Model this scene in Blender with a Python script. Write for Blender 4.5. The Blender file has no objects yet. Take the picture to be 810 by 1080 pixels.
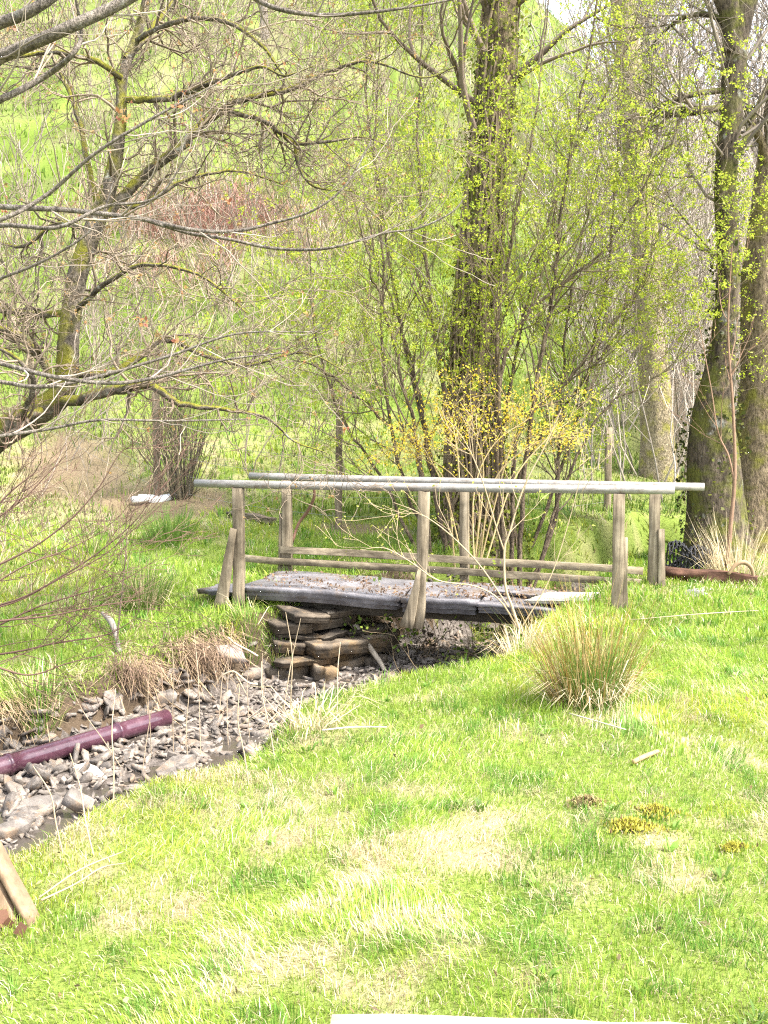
import bpy, math, random
import numpy as np
from mathutils import Vector

random.seed(11)
rng = np.random.default_rng(11)
SC = bpy.context.scene
COL = SC.collection
R = math.radians

# ------------------------------------------------------------------ camera
F = 1008.0 / 1080.0
CAM = np.array([0.0, 0.0, 1.63])
PITCH = math.atan(95.0 / 1008.0)
cd = bpy.data.cameras.new('camera')
cd.sensor_fit = 'VERTICAL'
cd.sensor_height = 24.0
cd.lens = 24.0 * F
cd.clip_start = 0.05
cd.clip_end = 1000
cam = bpy.data.objects.new('camera', cd)
COL.objects.link(cam)
cam.location = CAM
cam.rotation_euler = (math.pi / 2 - PITCH, 0, 0)
SC.camera = cam


def ray(px, py):
    cx = (px - 405.0) / 1008.0
    cz = -(py - 540.0) / 1008.0
    c, s = math.cos(PITCH), math.sin(PITCH)
    return np.array([cx, c + s * cz, -s + c * cz])


def P(px, py, Y):
    d = ray(px, py)
    return CAM + d * (Y / d[1])


# ------------------------------------------------------------------ noise
def _hash(ix, iy, seed):
    h = (ix * 374761393 + iy * 668265263 + seed * 1442695041).astype(np.int64) & 0xFFFFFFFF
    h = ((h ^ (h >> 13)) * 1274126177) & 0xFFFFFFFF
    h = h ^ (h >> 16)
    return (h & 0xFFFFFF) / float(0xFFFFFF)


def vnoise(x, y, seed=0):
    x = np.asarray(x, float); y = np.asarray(y, float)
    ix = np.floor(x).astype(np.int64); iy = np.floor(y).astype(np.int64)
    fx = x - ix; fy = y - iy
    fx = fx * fx * (3 - 2 * fx); fy = fy * fy * (3 - 2 * fy)
    a = _hash(ix, iy, seed); b = _hash(ix + 1, iy, seed)
    c = _hash(ix, iy + 1, seed); d = _hash(ix + 1, iy + 1, seed)
    return (a * (1 - fx) + b * fx) * (1 - fy) + (c * (1 - fx) + d * fx) * fy


def fbm(x, y, seed=0, oct=4):
    s = 0; a = 0.5; t = 0
    for i in range(oct):
        s = s + a * vnoise(x, y, seed + i * 17); t += a
        x = np.asarray(x) * 2.03 + 11.3; y = np.asarray(y) * 2.03 + 5.7; a *= 0.5
    return s / t


def sstep(a, b, x):
    t = np.clip((np.asarray(x, float) - a) / (b - a), 0, 1)
    return t * t * (3 - 2 * t)


def PL(px, py, z):
    d = ray(px, py)
    return CAM + d * ((z - CAM[2]) / d[2])


# ------------------------------------------------------------------ terrain
_c = [tuple(PL(a, b, .05)[:2]) for a, b in ((30, 884), (100, 852), (200, 808), (305, 783), (330, 728), (395, 706), (480, 694), (545, 679))]
CREST = np.array([(-14, -9), (-9, -4), (-5, .4), (-3, 2.3)] + _c + [(1.6, 8.2), (2.1, 9.2), (2.5, 10.2), (3.0, 11.6), (4.2, 12.7), (9, 14), (14, 16.5), (40, 30)], float)
FARB = np.array([(-20, -6), (-12, -1), (-7, 2.6), (-4.5, 5.2), (-3, 6.95), (-2.35, 7.6), (-1.9, 8.2), (-1.45, 8.9), (-.85, 9.5),
                 (-.4, 10.1), (.2, 10.7), (.6, 11.0), (1.6, 11.7), (2.6, 12.7), (4.0, 13.9), (9, 15.6), (14, 18.5), (40, 33)], float)


def sdist(poly, x, y):
    """distance to the polyline, positive on its left side"""
    best = np.full(x.shape, 1e9); sg = np.ones(x.shape)
    for (ax, ay), (bx, by) in zip(poly[:-1], poly[1:]):
        dx, dy = bx - ax, by - ay
        t = np.clip(((x - ax) * dx + (y - ay) * dy) / (dx * dx + dy * dy), 0, 1)
        qx, qy = x - ax - t * dx, y - ay - t * dy
        d = qx * qx + qy * qy
        s = np.sign(dx * (y - ay) - dy * (x - ax))
        m = d < best - 1e-9
        best = np.where(m, d, best); sg = np.where(m, s, sg)
    return np.sqrt(best) * sg


HY = [-60, 2, 7, 8, 9, 10, 12, 14, 17, 20, 30, 45, 60, 72, 90, 200]
HZ = [-.6, -.5, -.45, -.4, -.27, -.1, .2, .6, 1.65, 3.0, 8.8, 18.3, 28.3, 33.5, 36, 20]


def terrain(x, y):
    x = np.asarray(x, float); y = np.asarray(y, float)
    wob = 0.10 * (fbm(x * 2.2, y * 2.2, 3, 3) - .5) * 2
    dn = sdist(CREST, x, y) + wob
    df = -sdist(FARB, x, y) + wob * 1.3        # positive into the stream
    und = (fbm(x * .9, y * .9, 5, 4) - .5)
    near = .11 * und + .03 * (fbm(x * 5, y * 5, 9, 2) - .5) - .02
    h = np.interp(y, HY, HZ)
    a = x / np.maximum(y, 4)
    t = sstep(.10, .30, a)
    h = h * (1 - t * (.5 - .2 * sstep(15, 50, y)))
    h = h * (1 + .10 * sstep(.0, -.4, a) * sstep(18, 40, y))
    far = h + und * np.clip(.12 + .035 * (y - 10), .12, 1.2) + .05 * (fbm(x * 4, y * 4, 21, 2) - .5)
    bed = -.83 + .10 * (fbm(x * 2.6, y * 2.6, 31, 3) - .5) + .02 * (y - 8)
    tn = sstep(0, .75, dn); tf = sstep(0, .38, df)
    mid = bed + (near - bed) * (1 - tn) + (far - bed) * (1 - tf)
    z = np.where(dn <= 0, near, np.where(df <= 0, far, mid))
    return z, dn, df


def tz(x, y):
    return float(terrain(np.array([x]), np.array([y]))[0][0])


def G(px, py):
    """where a sight line meets the ground"""
    d = ray(px, py)
    Y = np.linspace(1.5, 90, 9000)
    p = CAM[:, None] + d[:, None] * (Y / d[1])
    z = terrain(p[0], p[1])[0]
    i = int(np.argmax(p[2] <= z)) if (p[2] <= z).any() else len(Y) - 1
    return np.array([p[0, i], p[1, i], z[i]])


def earth(x, y):
    """trodden bare soil on the far slope by the fence, and under the bush"""
    e = np.exp(-(((x + 4.9 + .35 * (y - 15)) / 1.0) ** 2 + ((y - 15.0) / 1.7) ** 2)) + .9 * np.exp(-(((x + 2.9) / .9) ** 2 + ((y - 13.4) / .8) ** 2)) + .8 * np.exp(-(((x + .3) / .9) ** 2 + ((y - 12.2) / .35) ** 2))
    return np.clip(sstep(.30, .62, e * (.55 + .9 * fbm(x * 1.5, y * 1.5, 23, 3))), 0, 1)


def drymap(x, y, dn, df):
    """0 fresh green .. 1 dead straw"""
    f1 = fbm(x * 1.1, y * 1.7, 41, 4); f2 = fbm(x * 4.5, y * 6, 47, 3)
    d = .40 * f1 + .60 * f2
    w = .8 * sstep(.47, .72, d)
    w = w * (.45 + .55 * sstep(6.8, 3.6, y))
    w = np.maximum(w, .6 * np.exp(-((dn + .05) / .12) ** 2) * (y < 4.9) * (f2 > .45))
    w = np.maximum(w, .65 * sstep(11.2, 13, y) * sstep(-.05, -.2, x / np.maximum(y, 1)) * sstep(18, 15, y) * sstep(.4, .55, f2))
    w = np.maximum(w, .75 * sstep(28, 40, y) * sstep(.0, -.14, x / np.maximum(y, 1)) * sstep(.42, .56, .6 * f1 + .4 * fbm(x * .12, y * .2, 53, 2)))
    w = np.maximum(w, sstep(16, 28, y) * sstep(.20, .30, x / np.maximum(y, 1)) * .9)
    w = np.maximum(w, .5 * sstep(.52, .60, .5 * f2 + .5 * fbm(x * .3, y * .45, 49, 3)) * sstep(12, 18, y))
    return np.clip(w, 0, 1)


# ------------------------------------------------------------------ mesh builder
class MB:
    def __init__(s):
        s.V = []; s.Fc = {}; s.C = []; s.n = 0

    def add(s, V, faces, col=None):
        V = np.asarray(V, np.float32).reshape(-1, 3)
        s.V.append(V)
        for f in faces:
            f = np.asarray(f, np.int64)
            if f.size:
                s.Fc.setdefault(f.shape[1], []).append(f + s.n)
        if col is None:
            col = (.5, .5, .5)
        c = np.asarray(col, np.float32)
        s.C.append(np.broadcast_to(c, (len(V), 3)) if c.ndim == 1 else c)
        s.n += len(V)

    def build(s, name, mat, parent=None, smooth=False, origin=None):
        me = bpy.data.meshes.new(name)
        V = np.concatenate(s.V)
        o = bpy.data.objects.new(name, me)
        if parent is not None:
            V = V - np.array(parent['_w'], np.float32)
        elif origin is not None:
            V = V - np.array(origin, np.float32); o.location = origin
        loops = []; tot = []
        for k, fl in s.Fc.items():
            f = np.concatenate(fl); loops.append(f.ravel()); tot.append(np.full(len(f), k))
        loops = np.concatenate(loops).astype(np.int32); tot = np.concatenate(tot).astype(np.int32)
        st = np.concatenate([[0], np.cumsum(tot)[:-1]]).astype(np.int32)
        me.vertices.add(len(V)); me.vertices.foreach_set('co', V.ravel().astype(np.float32))
        me.loops.add(len(loops)); me.loops.foreach_set('vertex_index', loops)
        me.polygons.add(len(tot)); me.polygons.foreach_set('loop_start', st); me.polygons.foreach_set('loop_total', tot)
        a = me.color_attributes.new('Col', 'FLOAT_COLOR', 'POINT')
        C = np.ones((len(V), 4), np.float32); C[:, :3] = np.concatenate(s.C)
        a.data.foreach_set('color', C.ravel())
        if smooth:
            me.polygons.foreach_set('use_smooth', np.ones(len(tot), bool))
        me.update(calc_edges=True); me.validate()
        me.materials.append(mat)
        COL.objects.link(o)
        if parent is not None:
            o.parent = parent
        return o


def tag(o, label=None, cat=None, group=None, kind=None):
    if label: o['label'] = label
    if cat: o['category'] = cat
    if group: o['group'] = group
    if kind: o['kind'] = kind
    return o


def empty(name, loc, label, cat, group=None):
    o = bpy.data.objects.new(name, None)
    COL.objects.link(o)
    o.location = tuple(float(v) for v in loc)
    o['_w'] = [float(v) for v in loc]
    o.empty_display_size = .1
    return tag(o, label, cat, group)


# ------------------------------------------------------------------ shapes
def norm(v):
    v = np.asarray(v, float)
    return v / np.maximum(np.linalg.norm(v, axis=-1, keepdims=True), 1e-9)


def tubes(mb, polys, sides=5, col=(.5, .5, .5), cvar=0.0, caps=False):
    """polys: list of (pts, radii); tubes of the same length are built together"""
    grp = {}
    for p, r in polys:
        grp.setdefault(len(p), []).append((p, r))
    ang = np.linspace(0, 2 * np.pi, sides, endpoint=False)
    for n, lst in grp.items():
        p = np.array([a for a, _ in lst], float); r = np.array([b for _, b in lst], float)
        T = len(lst)
        t = norm(np.gradient(p, axis=1))
        m = norm(p[:, -1] - p[:, 0])
        ref = np.eye(3)[np.argmin(np.abs(m), axis=1)]
        u = norm(np.cross(t, ref[:, None, :])); v = np.cross(t, u)
        V = p[:, :, None, :] + r[:, :, None, None] * (np.cos(ang)[None, None, :, None] * u[:, :, None, :] + np.sin(ang)[None, None, :, None] * v[:, :, None, :])
        i = np.arange(n - 1)[:, None] * sides; j = np.arange(sides)[None, :]; j2 = (j + 1) % sides
        q = np.stack([i + j, i + j2, i + sides + j2, i + sides + j], -1).reshape(-1, 4)
        q = (q[None] + (np.arange(T) * n * sides)[:, None, None]).reshape(-1, 4)
        c = np.array(col)[None, :] * (1 + cvar * (rng.random((T, 1)) * 2 - 1))
        C = np.repeat(c, n * sides, axis=0)
        fs = [q]
        if caps:
            fs.append((np.arange(sides)[::-1][None] + (np.arange(T) * n * sides)[:, None]))
            fs.append((np.arange(sides)[None] + (n - 1) * sides + (np.arange(T) * n * sides)[:, None]))
        mb.add(V.reshape(-1, 3), fs, C)


def smoothline(pts, radii, m=4):
    """Catmull-Rom through the points"""
    p = np.array(pts, float); r = np.array(radii, float)
    a = np.column_stack([p, r])
    a = np.vstack([2 * a[0] - a[1], a, 2 * a[-1] - a[-2]])
    out = []
    for i in range(1, len(a) - 2):
        for k in range(m):
            t = k / m
            out.append(.5 * (2 * a[i] + (a[i + 1] - a[i - 1]) * t + (2 * a[i - 1] - 5 * a[i] + 4 * a[i + 1] - a[i + 2]) * t * t
                             + (3 * a[i] - a[i - 1] - 3 * a[i + 1] + a[i + 2]) * t ** 3))
    out.append(a[-2])
    out = np.array(out)
    return out[:, :3], np.maximum(out[:, 3], 2e-4)


def trunk_mesh(mb, pts, radii, sides=18, m=6, rough=.10, seed=0, flare=0):
    """a thick stem with ridged, uneven bark"""
    p, r = smoothline(pts, radii, m)
    n = len(p)
    t = norm(np.gradient(p, axis=0))
    ref = np.array([0, 1., 0]) if abs(t[:, 1]).mean() < .7 else np.array([1., 0, 0])
    u = norm(np.cross(t, ref)); v = np.cross(t, u)
    ang = np.linspace(0, 2 * np.pi, sides, endpoint=False)
    L = np.concatenate([[0], np.cumsum(np.linalg.norm(np.diff(p, axis=0), axis=1))])
    A, LL = np.meshgrid(ang, L)
    k = 1 + rough * ((fbm(np.cos(A) * 3 + 7, LL * 1.6 + np.sin(A) * 3, seed, 3) - .5) * 2)
    if flare:
        k = k + flare * np.exp(-LL / .3) * (.4 + .6 * np.cos(A * 4 + seed) ** 2)
    V = p[:, None, :] + (r[:, None] * k)[:, :, None] * (np.cos(A)[:, :, None] * u[:, None, :] + np.sin(A)[:, :, None] * v[:, None, :])
    i = np.arange(n - 1)[:, None] * sides; j = np.arange(sides)[None, :]; j2 = (j + 1) % sides
    q = np.stack([i + j, i + j2, i + sides + j2, i + sides + j], -1).reshape(-1, 4)
    mb.add(V.reshape(-1, 3), [q, (np.arange(sides) + (n - 1) * sides)[None]])
    return p, r


def perp(d):
    d = Vector(d)
    a = Vector((random.gauss(0, 1), random.gauss(0, 1), random.gauss(0, 1)))
    a = a - a.dot(d) * d
    return a.normalized() if a.length > 1e-6 else Vector((1, 0, 0))


def grow(out, tips, p, d, L, r, lvl, o):
    p = Vector(p); d = Vector(d).normalized()
    n = o.get('n', 6); pts = [p.copy()]; rad = [r]; dirs = [d.copy()]
    for i in range(n):
        d = (d + perp(d) * random.gauss(0, o['wig']) + Vector((0, 0, o['up'])) * (1.0 / n)).normalized()
        p = p + d * (L / n)
        pts.append(p.copy()); dirs.append(d.copy())
        rad.append(max(r * (1 - (1 - o.get('tip', .3)) * (i + 1) / n), o['rmin']))
    out.append(([tuple(q) for q in pts], rad))
    if lvl <= 0:
        tips.append((tuple(pts[-1]), tuple(d)))
        if random.random() < .5:
            tips.append((tuple(pts[n // 2]), tuple(perp(d))))
        return
    kids = o['kids'][lvl - 1]
    for k in range(kids):
        t = random.uniform(o.get('t0', .2), 1.0) if k else 1.0
        f = t * n; i = min(int(f), n - 1); w = f - i
        q = pts[i].lerp(pts[i + 1], w)
        dd = dirs[i + 1]
        an = random.uniform(*o['ang']) if t < .98 else random.uniform(.05, .35)
        nd = (dd * math.cos(an) + perp(dd) * math.sin(an)).normalized()
        grow(out, tips, q, nd, L * random.uniform(*o['len']), max(rad[i] * random.uniform(.5, .75), o['rmin']), lvl - 1, o)


def sprout(out, tips, p, r, count, L, lvl, o, t0=.15):
    """side shoots along a traced limb"""
    n = len(p)
    for k in range(count):
        f = random.uniform(t0, 1) * (n - 1); i = min(int(f), n - 2)
        q = p[i] * (1 - (f - i)) + p[i + 1] * (f - i)
        t = Vector(p[i + 1] - p[i]).normalized()
        an = random.uniform(*o['ang'])
        nd = t * math.cos(an) + perp(t) * math.sin(an)
        grow(out, tips, q, nd, L * random.uniform(.5, 1.15), max(min(r[i] * .5, o.get('rmax', .02)), o['rmin']), lvl, o)


def leaves(mb, pos, size, cols, droop=.0, wid=.34):
    pos = np.asarray(pos, float); n = len(pos)
    d = norm(rng.normal(size=(n, 3)) + np.array([0, 0, .15 - droop]))
    s = norm(np.cross(d, rng.normal(size=(n, 3)))); nn = np.cross(d, s)
    L = np.asarray(size)[:, None]
    m = pos + d * L * .5 + nn * L * .07
    V = np.stack([pos, m + s * L * wid, pos + d * L, m - s * L * wid], 1).reshape(-1, 3)
    mb.add(V, [np.arange(4 * n).reshape(-1, 4)], np.repeat(cols, 4, axis=0))


def blades(mb, base, h, w, lean, col, az=None, tipcol=None, curl=.45):
    """grass blades: base (n,3), height, width, lean 0..1.3 (tan-like), colour"""
    n = len(base)
    if az is None:
        az = rng.random(n) * 2 * np.pi
    dirv = np.stack([np.cos(az), np.sin(az), np.zeros(n)], 1)
    fa = az + np.pi / 2 + rng.normal(0, .5, n)
    side = np.stack([np.cos(fa), np.sin(fa), np.zeros(n)], 1)
    h = np.asarray(h)[:, None]; w = np.asarray(w)[:, None]; lean = np.asarray(lean)[:, None]
    up = np.array([0, 0, 1.0])
    c1 = np.cos(lean * curl); s1 = np.sin(lean * curl)
    c2 = np.cos(lean); s2 = np.sin(lean)
    mid = base + h * .5 * (up * c1 + dirv * s1)
    tip = mid + h * .5 * (up * c2 + dirv * s2)
    V = np.stack([base - side * w * .5, base + side * w * .5, mid - side * w * .42, mid + side * w * .42, tip], 1).reshape(-1, 3)
    i = np.arange(n)[:, None] * 5
    C = np.repeat(np.asarray(col, float), 5, axis=0)
    if tipcol is not None:
        C = C.reshape(n, 5, 3).copy(); C[:, 4] = tipcol; C[:, 2:4] = .5 * C[:, 2:4] + .5 * np.asarray(tipcol)[:, None, :]
        C = C.reshape(-1, 3)
    mb.add(V, [i + np.array([0, 1, 3, 2]), i + np.array([2, 3, 4])], C)


def beam(mb, A, B, w, h, side=None, seg=6, jit=.0025, bev=.003, taper=1.0):
    """a sawn timber from A to B with eased edges"""
    A = np.array(A, float); B = np.array(B, float)
    t = norm(B - A)
    if side is None:
        side = np.cross(t, [0, 0, 1.0])
        if np.linalg.norm(side) < .2: side = np.array([1.0, 0, 0])
    side = norm(np.asarray(side, float) - np.dot(side, t) * t); up = np.cross(side, t)
    a, b = w / 2, h / 2
    oc = np.array([(-a + bev, -b), (a - bev, -b), (a, -b + bev), (a, b - bev), (a - bev, b), (-a + bev, b), (-a, b - bev), (-a, -b + bev)])
    V = []
    for i in range(seg + 1):
        f = i / seg; k = 1 + (taper - 1) * f
        off = rng.normal(0, jit, 2)
        for (x, y) in oc * k:
            e = rng.normal(0, jit * .5, 2)
            V.append(A + (B - A) * f + side * (x + off[0] + e[0]) + up * (y + off[1] + e[1]) + t * (rng.normal(0, jit) if i in (0, seg) else 0))
    i = np.arange(seg)[:, None] * 8; j = np.arange(8)[None]; j2 = (j + 1) % 8
    q = np.stack([i + j, i + j2, i + 8 + j2, i + 8 + j], -1).reshape(-1, 4)
    mb.add(V, [q, np.arange(8)[::-1][None], (np.arange(8) + seg * 8)[None]])


def slab_pts(outline, top, thick, jag=.02, sub=4, bev=.012):
    """slate slab: jagged outline, uneven top. top(x,y) gives the height"""
    o = np.array(outline, float); ring = []
    for k in range(len(o)):
        a, b = o[k], o[(k + 1) % len(o)]
        for i in range(sub):
            q = a + (b - a) * i / sub
            ring.append(q + rng.normal(0, jag if i else jag * .5, 2))
    ring = np.array(ring); n = len(ring); c = ring.mean(0)
    ins = c + (ring - c) * (1 - bev / np.maximum(np.linalg.norm(ring - c, axis=1, keepdims=True), .05))
    low = c + (ring - c) * (1 + rng.normal(0, .015, (n, 1)))
    zt = np.array([top(x, y) for x, y in ring])
    def lay(k, amp): return c + (ring - c) * (k + rng.normal(0, amp, (n, 1)))
    rows = [np.column_stack([c + (ring - c) * .5, zt * 1.0 + rng.normal(0, .004, n)]), np.column_stack([ins, zt]), np.column_stack([ring, zt - bev * .5]),
            np.column_stack([lay(.998, .006), zt - thick * .34]), np.column_stack([lay(.965, .010), zt - thick * .37]), np.column_stack([lay(.985, .010), zt - thick * .66]),
            np.column_stack([lay(.950, .012), zt - thick * .69]), np.column_stack([c + (ring - c) * .965, zt - thick])]
    V = np.concatenate(rows)
    V = np.vstack([V, [c[0], c[1], zt.mean()], [c[0], c[1], zt.mean() - thick]])
    j = np.arange(n); j2 = (j + 1) % n
    fs = [np.stack([i * n + j2, i * n + j, (i + 1) * n + j, (i + 1) * n + j2], -1) for i in range(7)]
    tri = [np.stack([np.full(n, 8 * n), j, j2], -1), np.stack([np.full(n, 8 * n + 1), 7 * n + j2, 7 * n + j], -1)]
    return V, fs + tri


def stone_geo(seed, flat=.35, k=7):
    """broken slate lump about 1 m across, centre at the origin"""
    g = np.random.default_rng(seed)
    a = np.sort((np.arange(k) + g.uniform(-.38, .38, k)) * 2 * np.pi / k)
    rr = g.uniform(.32, .58, k)
    ax = g.uniform(.45, .95)
    xy = np.stack([np.cos(a) * rr, np.sin(a) * rr * ax], 1)
    h = flat * g.uniform(.6, 1.2)
    tilt = g.normal(0, .22, 2)
    up = lambda q, z: np.column_stack([q, z + q @ tilt])
    rows = [up(xy * g.uniform(.88, .99, (k, 1)), h * .5 + g.normal(0, h * .05, k)), up(xy * g.uniform(.97, 1.06, (k, 1)), h * .40 + g.normal(0, h * .06, k)),
            up(xy * g.uniform(.93, 1.08, (k, 1)), -h * .34 + g.normal(0, h * .08, k)), up(xy * .88, np.full(k, -h * .5))]
    V = np.concatenate(rows)
    j = np.arange(k); j2 = (j + 1) % k
    fs = [np.stack([i * k + j2, i * k + j, (i + 1) * k + j, (i + 1) * k + j2], -1) for i in range(3)]
    return V, fs + [j[None], (3 * k + j[::-1])[None]]


def rotm(rx, ry, rz):
    from mathutils import Euler
    return np.array(Euler((rx, ry, rz)).to_matrix())


# ------------------------------------------------------------------ materials
def newmat(name):
    m = bpy.data.materials.new(name); m.use_nodes = True
    nt = m.node_tree; nt.nodes.clear()
    out = nt.nodes.new('ShaderNodeOutputMaterial')
    return m, nt, out


def nd(nt, t, **kw):
    n = nt.nodes.new(t)
    for k, v in kw.items():
        if k.startswith('i_'):
            n.inputs[k[2:].replace('_', ' ')].default_value = v
        else:
            setattr(n, k, v)
    return n


def ramp(nt, fac, stops):
    r = nt.nodes.new('ShaderNodeValToRGB')
    el = r.color_ramp.elements
    while len(el) < len(stops): el.new(.5)
    for e, (p, c) in zip(el, stops):
        e.position = p; e.color = (*c, 1)
    nt.links.new(fac, r.inputs[0])
    return r.outputs[0]


def mixc(nt, fac, a, b, mode='MIX'):
    m = nt.nodes.new('ShaderNodeMix'); m.data_type = 'RGBA'; m.blend_type = mode
    for sock, v in ((m.inputs[0], fac), (m.inputs[6], a), (m.inputs[7], b)):
        if isinstance(v, (int, float)): sock.default_value = v
        elif isinstance(v, tuple): sock.default_value = (*v, 1)
        else: nt.links.new(v, sock)
    return m.outputs[2]


def noise(nt, vec, scale, detail=4, rough=.6):
    n = nd(nt, 'ShaderNodeTexNoise'); n.inputs['Scale'].default_value = scale
    n.inputs['Detail'].default_value = detail; n.inputs['Roughness'].default_value = rough
    if vec is not None: nt.links.new(vec, n.inputs['Vector'])
    return n.outputs['Fac']


def mapped(nt, scale=(1, 1, 1), rot=(0, 0, 0)):
    tc = nd(nt, 'ShaderNodeTexCoord'); mp = nd(nt, 'ShaderNodeMapping')
    mp.inputs['Scale'].default_value = scale; mp.inputs['Rotation'].default_value = rot
    nt.links.new(tc.outputs['Object'], mp.inputs['Vector'])
    return mp.outputs['Vector']


def bump(nt, h, strength=.4, dist=.02):
    b = nd(nt, 'ShaderNodeBump'); b.inputs['Strength'].default_value = strength; b.inputs['Distance'].default_value = dist
    nt.links.new(h, b.inputs['Height'])
    return b.outputs['Normal']


def bsdf(nt, out, col, rough=.8, spec=.2, normal=None, metal=0):
    b = nd(nt, 'ShaderNodeBsdfPrincipled')
    if isinstance(col, tuple): b.inputs['Base Color'].default_value = (*col, 1)
    else: nt.links.new(col, b.inputs['Base Color'])
    if isinstance(rough, (int, float)): b.inputs['Roughness'].default_value = rough
    else: nt.links.new(rough, b.inputs['Roughness'])
    b.inputs['Specular IOR Level'].default_value = spec; b.inputs['Metallic'].default_value = metal
    if normal is not None: nt.links.new(normal, b.inputs['Normal'])
    nt.links.new(b.outputs[0], out.inputs[0])
    return b


def attr(nt):
    a = nd(nt, 'ShaderNodeAttribute'); a.attribute_name = 'Col'
    return a.outputs['Color']


def leafmat(name, trans=.4, rough=.55):
    m, nt, out = newmat(name)
    c = attr(nt)
    b = nd(nt, 'ShaderNodeBsdfPrincipled'); nt.links.new(c, b.inputs['Base Color'])
    b.inputs['Roughness'].default_value = rough; b.inputs['Specular IOR Level'].default_value = .25
    t = nd(nt, 'ShaderNodeBsdfTranslucent'); nt.links.new(c, t.inputs['Color'])
    mx = nd(nt, 'ShaderNodeMixShader'); mx.inputs[0].default_value = trans
    nt.links.new(b.outputs[0], mx.inputs[1]); nt.links.new(t.outputs[0], mx.inputs[2]); nt.links.new(mx.outputs[0], out.inputs[0])
    return m


def bark(name, dark, light, moss=None, amount=0.0, scale=9.0, stretch=.35, lichen=0.0):
    m, nt, out = newmat(name)
    v = mapped(nt, (1, 1, stretch))
    n1 = noise(nt, v, scale, 6, .7); n2 = noise(nt, v, scale * 5, 4, .7)
    c = ramp(nt, n1, [(.32, dark), (.68, light)])
    c = mixc(nt, .8, c, ramp(nt, n2, [(.36, (.16, .16, .16)), (.64, (1.15, 1.15, 1.15))]), 'MULTIPLY')
    if lichen:
        n4 = noise(nt, mapped(nt), scale * .9, 3, .6)
        c = mixc(nt, ramp(nt, n4, [(.60, (0, 0, 0)), (.70, (lichen,) * 3)]), c, (.42, .43, .38))
    if moss:
        g = nd(nt, 'ShaderNodeNewGeometry'); sx = nd(nt, 'ShaderNodeSeparateXYZ'); nt.links.new(g.outputs['Normal'], sx.inputs[0])
        n3 = noise(nt, mapped(nt), 3.5, 4, .6)
        ad = nd(nt, 'ShaderNodeMath', operation='MULTIPLY_ADD'); nt.links.new(sx.outputs[2], ad.inputs[0]); ad.inputs[1].default_value = .22; nt.links.new(n3, ad.inputs[2])
        f = ramp(nt, ad.outputs[0], [(.62 - .3 * amount, (0, 0, 0)), (.78 - .3 * amount, (1, 1, 1))])
        mc = ramp(nt, n2, [(.3, tuple(x * .55 for x in moss)), (.7, moss)])
        c = mixc(nt, f, c, mc)
    bsdf(nt, out, c, .9, .15, bump(nt, n2, 1.0, .03))
    return m


def twigmat(name):
    m, nt, out = newmat(name)
    c = attr(nt)
    n = noise(nt, mapped(nt), 14, 3)
    c = mixc(nt, .55, c, ramp(nt, n, [(.3, (.45, .45, .45)), (.7, (1, 1, 1))]), 'MULTIPLY')
    bsdf(nt, out, c, .85, .2)
    return m


def wood(name, c1, c2, c3, along='z', rot=0.0, rough=.85):
    m, nt, out = newmat(name)
    sc = (30, 30, 1.6) if along == 'z' else (1.6, 30, 30)
    v = mapped(nt, sc, (0, 0, rot))
    n1 = noise(nt, v, 1.0, 6, .7)
    n2 = noise(nt, mapped(nt), 3.0, 5, .65)
    c = ramp(nt, n1, [(.3, c1), (.52, c2), (.75, c3)])
    c = mixc(nt, ramp(nt, n2, [(.42, (0, 0, 0)), (.7, (.75, .75, .75))]), c, tuple(x * .5 for x in c1))
    bsdf(nt, out, c, rough, .2, bump(nt, n1, .5, .006))
    return m


def slate(name, c1, c2, c3, rough=.6, brown=None, scale=4):
    m, nt, out = newmat(name)
    oi = nd(nt, 'ShaderNodeObjectInfo')
    v = mapped(nt)
    ad = nd(nt, 'ShaderNodeVectorMath', operation='ADD'); nt.links.new(v, ad.inputs[0]); nt.links.new(oi.outputs['Random'], ad.inputs[1])
    n1 = noise(nt, ad.outputs[0], scale, 6, .65); n2 = noise(nt, v, scale * 9, 5, .7)
    c = ramp(nt, n1, [(.3, c1), (.5, c2), (.72, c3)])
    c = mixc(nt, .35, c, ramp(nt, n2, [(.3, (.4, .4, .4)), (.7, (1, 1, 1))]), 'MULTIPLY')
    if brown:
        n3 = noise(nt, v, scale * .7, 4, .7)
        c = mixc(nt, ramp(nt, n3, [(.52, (0, 0, 0)), (.66, (.8, .8, .8))]), c, brown)
    c = mixc(nt, .55, c, mixc(nt, 1.0, c, attr(nt), 'MULTIPLY'))
    c = mixc(nt, 1.0, c, (1.35, 1.35, 1.35), 'MULTIPLY')
    hm = nd(nt, 'ShaderNodeMath', operation='ADD'); nt.links.new(n1, hm.inputs[0]); nt.links.new(n2, hm.inputs[1])
    bsdf(nt, out, c, rough, .35, bump(nt, hm.outputs[0], .5, .012))
    return m


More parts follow.
